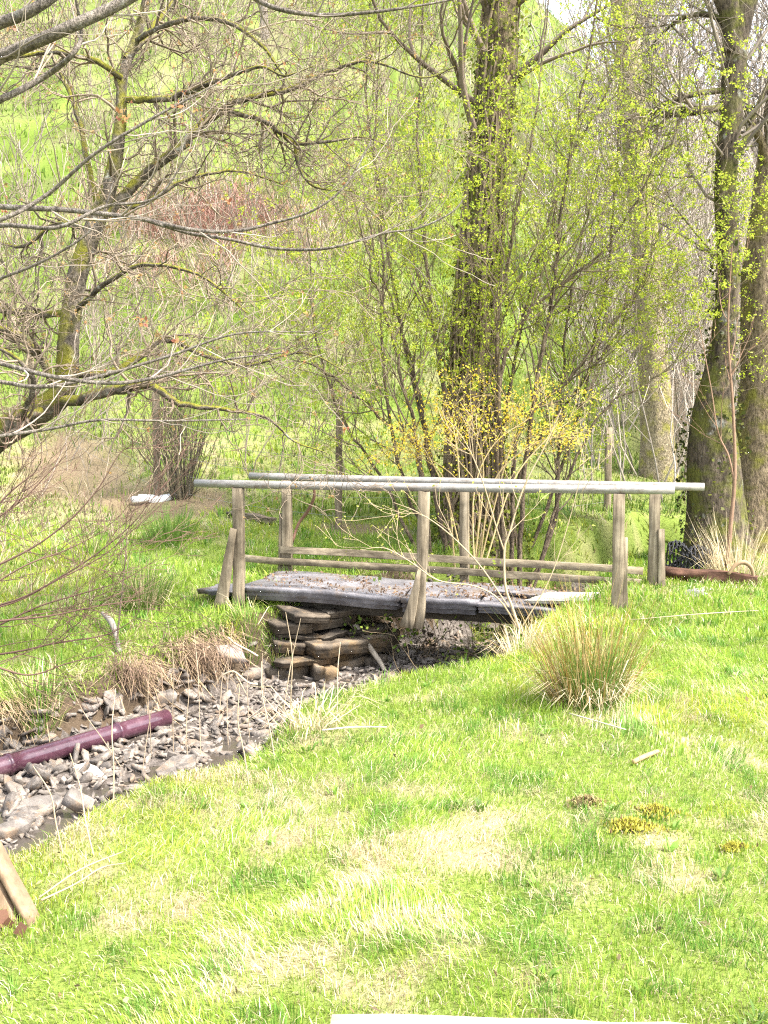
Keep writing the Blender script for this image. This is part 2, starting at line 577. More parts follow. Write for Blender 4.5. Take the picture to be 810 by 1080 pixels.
M = {}
M['grass'] = leafmat('grass_blades', .38, .5)
M['leaf'] = leafmat('young_leaves', .5, .5)
M['straw'] = leafmat('dead_straw', .25, .6)
M['twig'] = twigmat('twig_bark')
M['thorn'] = bark('lichen_bark', (.05, .04, .03), (.24, .20, .155), (.21, .20, .028), .54, 10, .5, .7)
M['ivybark'] = bark('ivy_bark', (.085, .062, .04), (.29, .22, .145), (.17, .18, .035), .42, 8, .3)
M['hazel'] = bark('hazel_bark', (.06, .043, .03), (.25, .19, .13), (.09, .09, .03), .05, 9, .4)
M['alder'] = bark('mossy_alder_bark', (.028, .021, .015), (.16, .125, .09), (.12, .12, .028), .48, 6, .3, .35)
M['palebark'] = bark('pale_brown_bark', (.13, .095, .06), (.34, .26, .17), (.24, .22, .05), .40, 8, .35)
M['fadedbark'] = bark('faded_yellow_bark', (.24, .19, .12), (.48, .40, .27), (.36, .34, .08), .36, 10, .5)
M['greybark'] = bark('grey_bark', (.14, .115, .095), (.36, .31, .26), None, 0, 22, .5, .35)
M['post'] = wood('weathered_post', (.07, .054, .034), (.21, .17, .115), (.38, .32, .23), 'z')
M['rail'] = wood('weathered_board', (.07, .055, .035), (.19, .155, .105), (.31, .26, .18), 'x', R(12))
M['pale_timber'] = wood('pale_timber', (.42, .34, .24), (.52, .44, .33), (.62, .55, .44), 'x', 0)
M['grey_timber'] = wood('grey_timber', (.09, .07, .048), (.17, .14, .10), (.25, .21, .165), 'x', R(30))
M['plank_edge'] = wood('plank_edge', (.12, .08, .048), (.19, .13, .08), (.27, .195, .125), 'z')
M['red_timber'] = wood('red_brown_timber', (.045, .022, .014), (.11, .055, .035), (.18, .10, .065), 'x', R(5))
M['slate'] = slate('deck_slate', (.05, .047, .05), (.11, .104, .11), (.20, .19, .198), .55, (.085, .06, .04), 4)
M['paleslate'] = slate('pale_slate', (.22, .20, .175), (.32, .30, .265), (.42, .395, .355), .6, None, 4)
M['stone'] = slate('stream_stone', (.042, .036, .031), (.12, .104, .09), (.235, .21, .187), .65, (.16, .11, .07), 5)
M['oldstone'] = slate('abutment_stone', (.02, .016, .012), (.065, .052, .038), (.15, .125, .095), .85, (.15, .10, .05), 4)


def _metal():
    m, nt, out = newmat('galvanised_pipe')
    n = noise(nt, mapped(nt, (3, 12, 12), (0, 0, R(12))), 2.5, 5, .65)
    c = ramp(nt, n, [(.3, (.13, .115, .10)), (.48, (.225, .21, .19)), (.72, (.30, .285, .265))])
    n2 = noise(nt, mapped(nt), 9, 4, .7)
    c = mixc(nt, ramp(nt, n2, [(.52, (0, 0, 0)), (.68, (.7, .7, .7))]), c, (.13, .09, .06))
    bsdf(nt, out, c, .45, .5, bump(nt, n2, .12, .003), .15)
    return m


M['metal'] = _metal()


def _pipe():
    m, nt, out = newmat('maroon_plastic')
    v = mapped(nt)
    n = noise(nt, v, 6, 5, .7); n2 = noise(nt, v, 40, 3, .7)
    c = ramp(nt, n, [(.3, (.038, .014, .021)), (.55, (.068, .027, .040)), (.8, (.13, .075, .088))])
    c = mixc(nt, ramp(nt, n2, [(.6, (0, 0, 0)), (.75, (.5, .5, .5))]), c, (.25, .19, .17))
    bsdf(nt, out, c, .22, .6)
    return m


M['pipe'] = _pipe()


def _ground():
    m, nt, out = newmat('turf_soil')
    c = attr(nt)
    v = mapped(nt)
    n = noise(nt, v, 30, 5, .7); n2 = noise(nt, v, 6, 4, .6)
    c = mixc(nt, .6, c, ramp(nt, n, [(.3, (.4, .38, .3)), (.7, (1.0, 1.0, 1.0))]), 'MULTIPLY')
    bsdf(nt, out, c, .95, .1, bump(nt, n, .8, .03))
    return m


M['ground'] = _ground()


def _bed():
    m, nt, out = newmat('stream_gravel')
    v = mapped(nt)
    n = noise(nt, v, 18, 6, .75); n2 = noise(nt, v, 3, 3)
    c = ramp(nt, n, [(.3, (.035, .028, .022)), (.55, (.12, .10, .085)), (.75, (.25, .22, .20))])
    bsdf(nt, out, c, .7, .3, bump(nt, n, 1.0, .03))
    return m


M['bed'] = _bed()


def flat(name, col, rough=.7, spec=.3):
    m, nt, out = newmat(name)
    n = noise(nt, mapped(nt), 22, 4)
    c = mixc(nt, .5, col, ramp(nt, n, [(.3, (.5, .5, .5)), (.7, (1.1, 1.1, 1.1))]), 'MULTIPLY')
    bsdf(nt, out, c, rough, spec)
    return m


M['black'] = flat('black_netting', (.02, .02, .024), .5)
M['white'] = flat('white_wrap', (.75, .74, .72), .6)
M['wire'] = flat('fence_wire', (.22, .21, .20), .5, .5)
M['moss'] = leafmat('moss_tips', .15, .9)


def _water():
    m, nt, out = newmat('stream_water')
    n = noise(nt, mapped(nt), 7, 3)
    b = bsdf(nt, out, (.05, .042, .035), .06, .6, bump(nt, n, .25, .02))
    return m


M['water'] = _water()

# ------------------------------------------------------------------ ground sheets
def axis(lo, hi, step, far_lo, far_hi, g=1.09):
    a = list(np.arange(lo, hi + 1e-6, step)); s = step; x = a[-1]
    while x < far_hi:
        s *= g; x += s; a.append(x)
    s = step; x = a[0]; b = []
    while x > far_lo:
        s *= g; x -= s; b.append(x)
    return np.array(b[::-1] + a)


gx = axis(-5, 5, .055, -220, 220); gy = axis(1.6, 15, .055, -60, 260, 1.06)
X, Yg = np.meshgrid(gx, gy)
Z, DN, DF = terrain(X, Yg)
dm = drymap(X, Yg, DN, DF)
fr = fbm(X * 1.7, Yg * 1.7, 61, 3)[..., None]
gcol = (1 - dm[..., None]) * (np.array([.15, .20, .04]) * (.7 + .6 * fr)) + dm[..., None] * (np.array([.36, .30, .18]) * (.75 + .5 * fr))
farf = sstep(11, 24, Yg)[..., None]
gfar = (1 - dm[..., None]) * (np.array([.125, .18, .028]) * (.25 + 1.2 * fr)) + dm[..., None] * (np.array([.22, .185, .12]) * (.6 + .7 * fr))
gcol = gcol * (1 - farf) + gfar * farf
face_soil = (((DF > -.03) & (DF < .45) & (Yg < 10.6)) | ((DN > .12) & (DN < .9) & (Yg < 9)))[..., None]
soil = np.array([.085, .062, .042]) * (.6 + .8 * fr)
gcol = np.where(face_soil, soil, gcol)
wood_soil = (sstep(14, 20, Yg) * sstep(.22, .32, X / np.maximum(Yg, 1)))[..., None]
gcol = gcol * (1 - wood_soil) + wood_soil * (np.array([.17, .135, .10]) * (.7 + .6 * fr))
ee = earth(X, Yg)[..., None] * .85
gcol = gcol * (1 - ee) + ee * (np.array([.20, .145, .095]) * (.6 + .8 * fr))
ny, nx = X.shape
idx = np.arange(nx * ny).reshape(ny, nx)
quad = np.stack([idx[:-1, :-1], idx[:-1, 1:], idx[1:, 1:], idx[1:, :-1]], -1).reshape(-1, 4)
V = np.stack([X, Yg, Z], -1).reshape(-1, 3)
inbed = ((DN > .55) & (DF > .22)).reshape(-1)
fb = inbed[quad].all(1)
for nm, sel, mt in (('ground', ~fb, M['ground']), ('stream_bed', fb, M['bed'])):
    q = quad[sel]; used = np.unique(q); rm = np.full(len(V), -1); rm[used] = np.arange(len(used))
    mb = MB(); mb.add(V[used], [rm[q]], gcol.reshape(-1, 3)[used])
    tag(mb.build(nm, mt, smooth=True), kind='structure')

# shallow water lying in the low spots of the bed
mb = MB()
wl = [(-4.8, 3.8), (-3.3, 5.0), (-2.3, 6.0), (-1.5, 7.2), (-.75, 8.2), (-.1, 9.1), (.6, 10.0), (1.4, 10.9), (2.4, 11.8), (3.6, 12.8)]
wv = []
for i, (x, y) in enumerate(wl):
    a = wl[max(i - 1, 0)]; b = wl[min(i + 1, len(wl) - 1)]
    t = norm(np.array([b[0] - a[0], b[1] - a[1]])); n_ = np.array([-t[1], t[0]])
    for s in (-1.0, 1.0):
        q = np.array([x, y]) + n_ * s
        wv.append((q[0], q[1], -.828 + .02 * (y - 8)))
mb.add(wv, [np.array([[2 * i, 2 * i + 1, 2 * i + 3, 2 * i + 2] for i in range(len(wl) - 1)])])
tag(mb.build('water', M['water']), kind='structure')

# ------------------------------------------------------------------ grass
GREENS = np.array([[.185, .285, .034], [.225, .315, .040], [.14, .25, .030], [.255, .33, .06]])
STRAW = np.array([[.52, .44, .26], [.60, .53, .36], [.42, .33, .18], [.56, .47, .32]])


def wedge(n, y0, y1, amin=-.66, amax=.66):
    y = np.sqrt(rng.random(n) * (y1 * y1 - y0 * y0) + y0 * y0)
    return rng.uniform(amin, amax, n) * y, y


def lawn_band(mb, n, y0, y1, h, w, far=False, amin=-.66, amax=.66):
    x, y = wedge(n, y0, y1, amin, amax)
    z, dn, df = terrain(x, y)
    keep = (dn < .42 + .2 * rng.random(n)) | (df < .16) | ((y > 10.3) & (x > 1.0))
    keep &= ~((sstep(14, 20, y) * sstep(.22, .32, x / y)) > rng.random(n) * 1.1)
    keep &= earth(x, y) < rng.random(n) * 1.15
    x, y, z, dn, df = x[keep], y[keep], z[keep], dn[keep], df[keep]; n = len(x)
    d = drymap(x, y, dn, df)
    cl = fbm(x * 3, y * 3, 71, 3)
    isdry = rng.random(n) < np.clip(d * .8 + .10 + .14 * sstep(6.5, 3.5, y), 0, .95)
    c = GREENS[rng.integers(0, 4, n)] * (.7 + .75 * cl)[:, None]
    yel = (fbm(x * .8, y * .8, 77, 2) > .52)
    c = np.where((yel & (rng.random(n) < .6))[:, None], c * np.array([1.35, 1.08, .9]), c)
    dk = fbm(x * 6, y * 6, 83, 2) > .66                       # clumps of a coarser, darker grass
    c = np.where(dk[:, None], c * np.array([.55, .75, .8]), c)
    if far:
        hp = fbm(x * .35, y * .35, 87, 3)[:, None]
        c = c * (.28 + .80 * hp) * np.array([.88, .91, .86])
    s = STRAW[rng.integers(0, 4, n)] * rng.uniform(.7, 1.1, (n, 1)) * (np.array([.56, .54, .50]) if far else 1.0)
    col = np.where(isdry[:, None], s, c)
    hh = h * rng.uniform(.5, 1.25, n) * (.45 + 1.15 * cl) * np.where(dk, 1.5, 1) * np.where(isdry, 1.05, 1.0)
    edge = (.35 * np.exp(-((dn - .05) / .2) ** 2) + np.exp(-((df - .0) / .3) ** 2))
    hh = hh * (1 + .8 * np.clip(edge, 0, 1))
    lean = np.where(isdry, rng.uniform(.7, 1.5, n), rng.uniform(.1, 1.15, n)) + .5 * np.clip(edge, 0, 1)
    lean = np.minimum(lean, 1.5)
    az = rng.random(n) * 2 * np.pi
    az = np.where(rng.random(n) < .5, fbm(x * 1.3, y * 1.3, 91, 2) * 9, az)
    tip = np.where(isdry[:, None], col, col * np.array([1.15, 1.1, 1.0]))
    blades(mb, np.stack([x, y, z - .004], 1), hh, w * rng.uniform(.6, 1.3, n), lean, col, az, tip)


mb = MB()
lawn_band(mb, 130000, 1.5, 4.5, .042, .0029)
lawn_band(mb, 120000, 4.5, 7.2, .052, .0040)
lawn_band(mb, 120000, 7.2, 12.5, .080, .008)
tag(mb.build('grass', M['grass']), kind='stuff')
mb = MB()
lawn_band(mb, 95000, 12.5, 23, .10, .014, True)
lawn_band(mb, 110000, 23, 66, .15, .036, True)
tag(mb.build('hillside_grass', M['grass']), kind='stuff')

# dead grass hanging over the cut bank of the stream
mb = MB()
seg = np.concatenate([np.linspace(FARB[i], FARB[i + 1], 60, endpoint=False) for i in range(2, 9)])
n = 5200
k = rng.integers(0, len(seg), n)
x = seg[k, 0] + rng.normal(0, .10, n); y = seg[k, 1] + rng.normal(0, .10, n)
z, dn, df = terrain(x, y)
pm = (fbm(seg[k, 0] * 1.6, seg[k, 1] * 1.6, 15, 3) > .44) & (np.hypot(seg[k, 0] + 1.0, seg[k, 1] - 9.4) > .75)
x, y, z = x[pm], y[pm], z[pm]; n = len(x)
blades(mb, np.stack([x, y, z + .02], 1), rng.uniform(.15, .42, n), rng.uniform(.004, .009, n), rng.uniform(2.0, 2.9, n) * .55 + .6,
       np.array([[.34, .25, .15]]) * rng.uniform(.55, 1.5, (n, 1)), rng.normal(-.75, .6, n), curl=1.0)
tag(mb.build('hanging_dead_grass', M['straw']), kind='stuff')

M['dark_timber'] = wood('dark_timber', (.025, .02, .015), (.06, .05, .038), (.10, .085, .065), 'x', R(12))

# ================================================================== THE BRIDGE
NA, NB = np.array([-1.43, 9.30]), np.array([2.10, 8.50])       # near side, first and last post
FA, FB_ = np.array([-1.07, 10.50]), np.array([2.73, 9.60])     # far side
AX = norm(NB - NA)
tn = np.array([-AX[1], AX[0]])       # towards the far side


def p3(q, z): return np.array([q[0], q[1], z])


br = empty('footbridge', (0.4, 9.4, 0.0), 'small wooden footbridge with slate deck and grey pipe handrails crossing the stream', 'footbridge')


def hollow_pipe(name, A, B, r, mat, parent, wall=.006, sag=0.0, rings=(), n=14, m=24):
    A = np.array(A, float); B = np.array(B, float); L = np.linalg.norm(B - A); t = (B - A) / L
    u = norm(np.cross(t, [0, 0, 1.])); v = np.cross(t, u)
    st = [(0, r - wall), (0, r)]
    for f in np.linspace(0, 1, n)[1:-1]: st.append((f, r))
    for f in rings:
        st += [(f - .006, r), (f - .0055, r * 1.13), (f + .0055, r * 1.13), (f + .006, r)]
    st.sort(key=lambda q: q[0]); st += [(1, r), (1, r - wall), (.5, r - wall), (0, r - wall)]
    ang = np.linspace(0, 2 * np.pi, m, endpoint=False)
    rows = []
    for f, rr in st:
        c = A + (B - A) * f + np.array([0, 0, -sag * 4 * f * (1 - f)])
        rows.append(c + rr * (np.cos(ang)[:, None] * u + np.sin(ang)[:, None] * v))
    V = np.array(rows).reshape(-1, 3); k = len(st)
    i = np.arange(k - 1)[:, None] * m; j = np.arange(m)[None]; j2 = (j + 1) % m
    mb = MB(); mb.add(V, [np.stack([i + j, i + j2, i + m + j2, i + m + j], -1).reshape(-1, 4)])
    return mb.build(name, mat, parent, smooth=True)


hollow_pipe('handrail', p3(NA - AX * .44, 1.028), p3(NB + AX * .47, 1.034), .040, M['metal'], br, sag=.008)
hollow_pipe('handrail', p3(FA - AX * .43, 1.033), p3(FB_ + AX * .47, .985), .040, M['metal'], br, sag=.006)


def timber(name, A, B, w, h, mat, parent, side=None, **k):
    mb = MB(); beam(mb, A, B, w, h, side, **k)
    return mb.build(name, mat, parent)


S3 = p3(AX, 0)
NM = P(446, 600, 8.86)[:2]; FM = P(490, 560, 10.06)[:2]
timber('post', p3(NA, -.24), p3(NA + AX * .01, .986), .10, .085, M['post'], br, S3)
timber('post', p3(NM - AX * .035, -.30), p3(NM + AX * .01, .990), .095, .085, M['post'], br, S3, jit=.006)
timber('post', p3(NB, -.35), p3(NB + AX * .0, .994), .100, .09, M['post'], br, S3)
timber('post', p3(FA, -.25), p3(FA, .992), .10, .085, M['post'], br, S3)
timber('post', p3(FM, -.25), p3(FM, .97), .095, .085, M['post'], br, S3)
timber('post', p3(FB_, -.35), p3(FB_, .944), .105, .09, M['post'], br, S3)
timber('brace', p3(NA - AX * .185 - tn * .055, -.27), p3(NA - AX * .022 - tn * .070, .60), .135, .045, M['post'], br, S3, taper=.45)
timber('brace', p3(NM - AX * .140 - tn * .055, -.29), p3(NM - AX * .015 - tn * .070, .26), .13, .045, M['post'], br, S3, taper=.25)
timber('brace', p3(NB + AX * .075 + tn * .03, -.3), p3(NB + AX * .062 + tn * .03, .60), .055, .08, M['post'], br, S3, taper=.7)
timber('brace', p3(FA - AX * .075, -.2), p3(FA - AX * .07, .62), .055, .08, M['post'], br, S3, taper=.6)
timber('brace', p3(FB_ + AX * .095 - tn * .05, -.4), p3(FB_ + AX * .070 - tn * .05, .56), .075, .06, M['post'], br, S3, taper=.8)
# two boards along the far side
o2 = -tn * .062
timber('lower_rail', p3(FA - AX * .06 + o2, .235), p3(FB_ - AX * .10 + o2, .135), .03, .075, M['rail'], br, seg=10, jit=.005)
timber('lower_rail', p3(FA - AX * .60 + o2, .115), p3(FB_ - AX * .12 + o2, .010), .03, .075, M['rail'], br, seg=10, jit=.005)
# beams under the slates
for off in (.34, .64, 1.0):
    timber('deck_beam', p3(NA + AX * -.2 + tn * off, -.185), p3(NB + AX * .25 + tn * off, -.245), .11, .13, M['dark_timber'], br, seg=8)


def deckpt(s, w): return NA + AX * s + tn * w


def decktop(x, y):
    q = np.array([x, y]) - NA; s = q @ AX; w = q @ tn
    return .0 - .018 * s + .012 * math.sin(s * 3.1) + .006 * math.sin(w * 7 + s)


def slab(name, sw, mat, thick=.085, tops=None, dz=0, jag=.016, label=None):
    out = [deckpt(s, w) for s, w in sw]
    V, f = slab_pts(out, lambda x, y: (tops or decktop)(x, y) + dz, thick, jag, 7, .006)
    mb = MB(); mb.add(V, f, (.85, .85, .85))
    o = mb.build(name, mat, br)
    if label: o['label'] = label
    return o


slab('deck_slab', [(-.04, .06), (1.60, .045), (1.58, 1.08), (.02, 1.10)], M['slate'], .125)
slab('deck_slab', [(1.62, .05), (2.34, .02), (2.36, 1.08), (1.60, 1.06)], M['slate'], .135, dz=-.006)
slab('deck_slab', [(2.36, .03), (3.42, .0), (3.36, 1.06), (2.38, 1.07)], M['slate'], .09, dz=-.03)
slab('deck_slab', [(3.3, .35), (4.25, .42), (4.25, 1.02), (3.4, 1.06)], M['slate'], .06, dz=-.035)


def tilt(x, y):
    q = np.array([x, y]) - NA; s = q @ AX; w = q @ tn
    return -.030 + .085 * (s - 2.75) * .6 - .02 * w


slab('deck_slab', [(2.78, .10), (3.38, .06), (3.46, .52), (2.98, .60)], M['paleslate'], .035, tilt, .01, .01, 'pale thin slab lying tilted on the deck')
slab('deck_slab', [(2.45, .50), (2.95, .42), (3.02, .75), (2.5, .85)], M['slate'], .03, decktop, .018, .01)
slab('deck_slab', [(-.50, .15), (-.10, .10), (-.08, .62), (-.40, .62)], M['slate'], .05, decktop, -.055, .015, 'short grey slab at the end of the deck')
slab('deck_slab', [(3.98, .42), (4.44, .50), (4.40, .85), (4.02, .82)], M['slate'], .025, lambda x, y: -.06 + .22 * (((np.array([x, y]) - NA) @ AX) - 4.0), 0, .012)

# brown leaf litter and twigs lying on the deck
n = 1900
s = rng.uniform(0, 3.4, n); w = rng.uniform(.08, 1.05, n)
km = (fbm(s * 2.2, w * 3.5, 101, 3) > .47) | ((w < .24) & (rng.random(n) < .5)); s, w = s[km], w[km]; n = len(s)
q = NA + s[:, None] * AX + w[:, None] * tn
zz = np.array([decktop(a, b) for a, b in q]) + .006
mb = MB()
leaves(mb, np.column_stack([q, zz]), rng.uniform(.012, .045, n), np.array([[.16, .10, .06]]) * rng.uniform(.5, 1.7, (n, 1)), .1, .3)
tag(mb.build('leaf_litter', M['straw']), kind='stuff')

# ================================================================== STONES
ab = empty('stone_abutment', (-.95, 9.3, -.8), 'rough wall of flat mossy stones under the end of the footbridge', 'abutment')
W0, W1 = P(270, 690, 9.04), P(386, 690, 9.62)
wd = norm((W1 - W0)[:2]); wn = np.array([-wd[1], wd[0]]); WL = np.linalg.norm((W1 - W0)[:2])
W0 = W0 - p3(wn * .38, 0); W1 = W1 - p3(wn * .38, 0)
zc = -.93
for ci, th_ in enumerate([.24, .07, .14, .05, .12, .08]):
    u = -.05 + .045 * ci + random.uniform(0, .12); top = zc + th_
    while u < WL - .06 * ci:
        ln = random.uniform(.22, .6) if ci != 1 else random.uniform(.5, .8)
        d0 = random.uniform(-.13, .12) + .035 * ci
        q0 = W0[:2] + wd * u + wn * d0; q1 = W0[:2] + wd * (u + ln - .012) + wn * (d0 + random.uniform(-.04, .04))
        tl = random.uniform(-.06, .06)
        V, f = slab_pts([q0, q1, q1 + wn * .42, q0 + wn * .42], lambda x, y: top - random.uniform(0, .012) + tl * ((x - q0[0]) / ln - .5), th_ * random.uniform(.7, .98), .02, 4, .008)
        mb = MB(); mb.add(V, f, np.array([1, .95, .88]) * random.uniform(.35, 1.25)); mb.build('stone', M['oldstone'], ab)
        u += ln
    zc = top + .004


def one_stone(name, px, py, Y, dims, rot, seed, mat, label, k=8, flat=.5, tone=1.0, grp=None):
    c = P(px, py, Y)
    V, f = stone_geo(seed, flat, k)
    V = (V * np.array(dims)) @ rotm(*rot).T
    mb = MB(); mb.add(V + c, f, np.array([1, 1, 1]) * tone)
    return tag(mb.build(name, mat, origin=c), label, 'stone', grp)


one_stone('bank_stone', 242, 690, 8.55, (.30, .24, .26), (.5, .15, .3), 41, M['stone'], 'angular grey stone at the top of the cut bank beside hanging roots', tone=1.2)
one_stone('bank_stone', 264, 711, 8.75, (.34, .26, .24), (.1, .1, .2), 42, M['stone'], 'dark rounded stone at the foot of the bank left of the abutment')
one_stone('bank_stone', 128, 735, 7.75, (.24, .22, .20), (.2, .1, .5), 43, M['stone'], 'grey stone set in the bank under the dead roots')
one_stone('bank_stone', 168, 735, 7.95, (.30, .22, .16), (.1, .1, .1), 44, M['stone'], 'dark flat stone jutting from the bank just above the pipe end')
one_stone('stream_slab', 42, 850, 5.95, (.34, .22, .09), (.12, -.08, .2), 45, M['stone'], 'largest grey slab in the stream bed near the timber panel')
one_stone('stream_slab', 82, 846, 5.85, (.26, .12, .30), (.35, .75, .3), 46, M['stone'], 'pointed slate slab propped upright in the stream bed', k=5, flat=.3)
one_stone('stream_slab', 96, 815, 6.5, (.32, .18, .07), (.2, .15, -.5), 47, M['paleslate'], 'long pale slate slab lying below the maroon pipe')
one_stone('stream_slab', 12, 875, 5.6, (.28, .2, .13), (.1, .2, .9), 48, M['stone'], 'brown grey slab lying in the stream bed at its open end')

SG = []
for i in range(14):
    V, f = stone_geo(900 + i, random.choice([.14, .2, .3]), random.choice([5, 6, 7, 8]))
    mb = MB(); mb.add(V, f, np.array([1, .97, .93]) * random.uniform(.5, 1.5))
    o = mb.build('creek_stone', M['stone'])
    SG.append(o)
cand = []
while len(cand) < 230:
    px = random.uniform(-20, 372); py = random.uniform(705, 890)
    g = G(px, py)
    dn, df = terrain(g[:1], g[1:2])[1:]
    if dn[0] > .35 and df[0] > .16 and g[2] < -.5:
        cand.append(g)
for i, g in enumerate(cand):
    src = SG[i % 14]
    o = src if i < 14 else src.copy()
    if i >= 14: COL.objects.link(o)
    s_ = float(np.clip(random.lognormvariate(-2.1, .40), .06, .27))
    o.scale = (s_ * random.uniform(.8, 1.3), s_ * random.uniform(.7, 1.1), s_ * random.uniform(.6, 1.1))
    o.location = (g[0], g[1], g[2] + s_ * .16)
    o.rotation_euler = (random.gauss(0, .45), random.gauss(0, .45), random.uniform(0, 6.28))
    tag(o, 'broken grey slate stone lying loose among the rubble of the stream bed', 'stone', 'loose slate stones in the stream bed')
# fine rubble between them
mb = MB()
n = 9000
k = rng.integers(0, len(wl) - 1, n); f_ = rng.random(n)
W = np.array(wl)
c = W[k] * (1 - f_)[:, None] + W[k + 1] * f_[:, None] + rng.normal(0, .62, (n, 2))
z, dn, df = terrain(c[:, 0], c[:, 1])
ok = (dn > .4) & (df > .12) & ~((c[:, 1] > 10.3) & (c[:, 0] > .9)); c = c[ok]; z = z[ok]
geos = [stone_geo(1300 + i, .3, 5 + i % 3) for i in range(24)]
for (x, y), zz in zip(c, z):
    V, f = geos[random.randrange(24)]
    s_ = min(max(random.lognormvariate(-3.0, .5), .02), .12)
    V = (V * s_ * np.array([random.uniform(.8, 1.4), random.uniform(.7, 1.2), random.uniform(.6, 1.2)])) @ rotm(random.gauss(0, .5), random.gauss(0, .5), random.uniform(0, 6.28)).T
    mb.add(V + np.array([x, y, zz + s_ * .15]), f, np.array([1, .96, .9]) * random.uniform(.5, 1.35))
tag(mb.build('stream_rubble', M['stone']), kind='stuff')

# ================================================================== PIPE, PLANKS, LITTER
pw = empty('drain_pipe', P(90, 785, 6.85), 'maroon plastic drain pipe lying along the stony stream bed', 'pipe')
PA, PB = P(-150, 853, 5.75), P(176, 757, 7.62)
hollow_pipe('pipe', PA, PB, .070, M['pipe'], pw, .006, rings=(.42, .80), n=18, m=28)

lp = empty('leaning_boards', P(0, 975, 3.05), 'weathered timber panel with a pale edge strip leaning on the lawn beside the stream', 'timber panel')
E0, E1 = P(42, 976, 3.02), P(-40, 815, 3.22)
ed = norm(E1 - E0); back = norm(np.array([.12, .95, .1])); lf = norm(np.cross(ed, back)); lf = lf if lf[0] < 0 else -lf
timber('edge_strip', E0 + lf * .02 - ed * .03, E1 + lf * .02 + ed * .1, .02, .065, M['plank_edge'], lp, lf, jit=.0025, bev=.004)
mb = MB(); beam(mb, E0 + lf * .275 - back * .02 - ed * .16, E1 + lf * .275 - back * .02 + ed * .1, .455, .030, lf, 10, .003, .004); mb.build('panel', M['plank_edge'], lp)

mb = MB()
A0, A1 = PL(352, 1065, .155) - [0, 0, .05], PL(720, 1079, .155) - [0, 0, .05]
A1 = A0 + (A1 - A0) * 1.6
sd = norm(np.cross([0, 0, 1.], A1 - A0))
beam(mb, A0 - sd * .15, A1 - sd * .15, .30, .10, sd, 10, .003, .008)
o = mb.build('plank', M['pale_timber'], origin=tuple((A0 + A1) / 2)); tag(o, 'sun bleached thick pale plank lying flat on the lawn', 'plank')


def stick(name, pts, radii, label, cat='stick', col=(.2, .15, .1), grp=None, sides=6, mat='twig', m=5):
    p, r = smoothline(pts, radii, m)
    mb = MB(); tubes(mb, [(p, r)], sides, col, 0, True)
    o = mb.build(name, M[mat], origin=tuple(p[0])); return tag(o, label, cat, grp)


def onlawn(px, py, up=.02):
    g = G(px, py); g[2] += up; return g


stick('stick', [onlawn(668, 808), onlawn(681, 802), onlawn(694, 797)], [.012, .013, .010], 'short brown broken stick lying on the lawn beyond the moss clumps', col=(.36, .22, .12))
stick('cane', [onlawn(340, 780, .05), onlawn(372, 779, .06), onlawn(408, 777, .05)], [.004, .004, .003], 'thin straight pale cane lying on the grass at the stream edge', 'cane', (.55, .52, .46))
stick('twig', [onlawn(42, 962, .05), onlawn(85, 938, .07), onlawn(130, 912, .05)], [.003, .003, .002], 'long dry twig on the lawn next to the timber panel, upper of two', 'twig', (.35, .26, .16))
stick('twig', [onlawn(44, 966, .05), onlawn(80, 950, .06), onlawn(108, 932, .06), onlawn(133, 922, .04)], [.004, .003, .003, .002], 'crooked dry twig on the lawn next to the timber panel, lower of two', 'twig', (.33, .26, .15))
stick('stick', [onlawn(600, 758, .03), onlawn(660, 778, .04)], [.004, .003], 'thin pale straight stem lying in front of the rush clump', col=(.5, .44, .32))
stick('stick', [onlawn(666, 660, .05), onlawn(735, 658, .08), onlawn(800, 650, .05)], [.003, .0045, .003], 'long pale dead stem lying across the lawn near the trees', col=(.36, .30, .20))
for (px, py, sc, lab) in ((665, 877, .105, 'largest yellow green moss clump lying on the lawn'), (692, 861, .085, 'narrow moss clump lying just behind the largest one'),
                          (772, 899, .045, 'small dark moss clump alone at the edge of the lawn'), (618, 850, .07, 'straw coloured dead moss tuft on the lawn')):
    g = G(px, py); mb = MB(); n = int(1100 * (sc / .105) ** 1.2)
    a = rng.random(n) * 6.283; rr = np.abs(rng.normal(0, .55, n))
    x = g[0] + np.cos(a) * rr * sc * (1 + .4 * np.cos(3 * a)); y = g[1] + np.sin(a) * rr * sc * .55
    z = terrain(x, y)[0] + sc * .30 * np.maximum(1 - rr ** 2, 0) * rng.random(n) + .01
    base = np.array([.36, .33, .05]) if 'straw' not in lab else np.array([.34, .27, .13])
    c = np.where((rng.random(n) < .18)[:, None], np.array([.14, .09, .04]), base) * rng.uniform(.6, 1.5, (n, 1))
    blades(mb, np.stack([x, y, z], 1), rng.uniform(.010, .030, n), rng.uniform(.004, .009, n), rng.uniform(.1, 1.4, n), c)
    tag(mb.build('moss_clump', M['moss'], origin=tuple(g)), lab, 'moss')
g = P(10, 984, 2.98)
mb = MB(); n = 9
leaves(mb, g + rng.normal(0, .02, (n, 3)) + np.array([0, -.02, .01]), rng.uniform(.04, .07, n), np.array([[.11, .055, .035]]) * rng.uniform(.6, 1.4, (n, 1)), 0, .4)
tag(mb.build('dead_leaves', M['straw'], origin=tuple(g)), 'few curled red brown dead leaves caught at the foot of the timber panel', 'dead leaves')

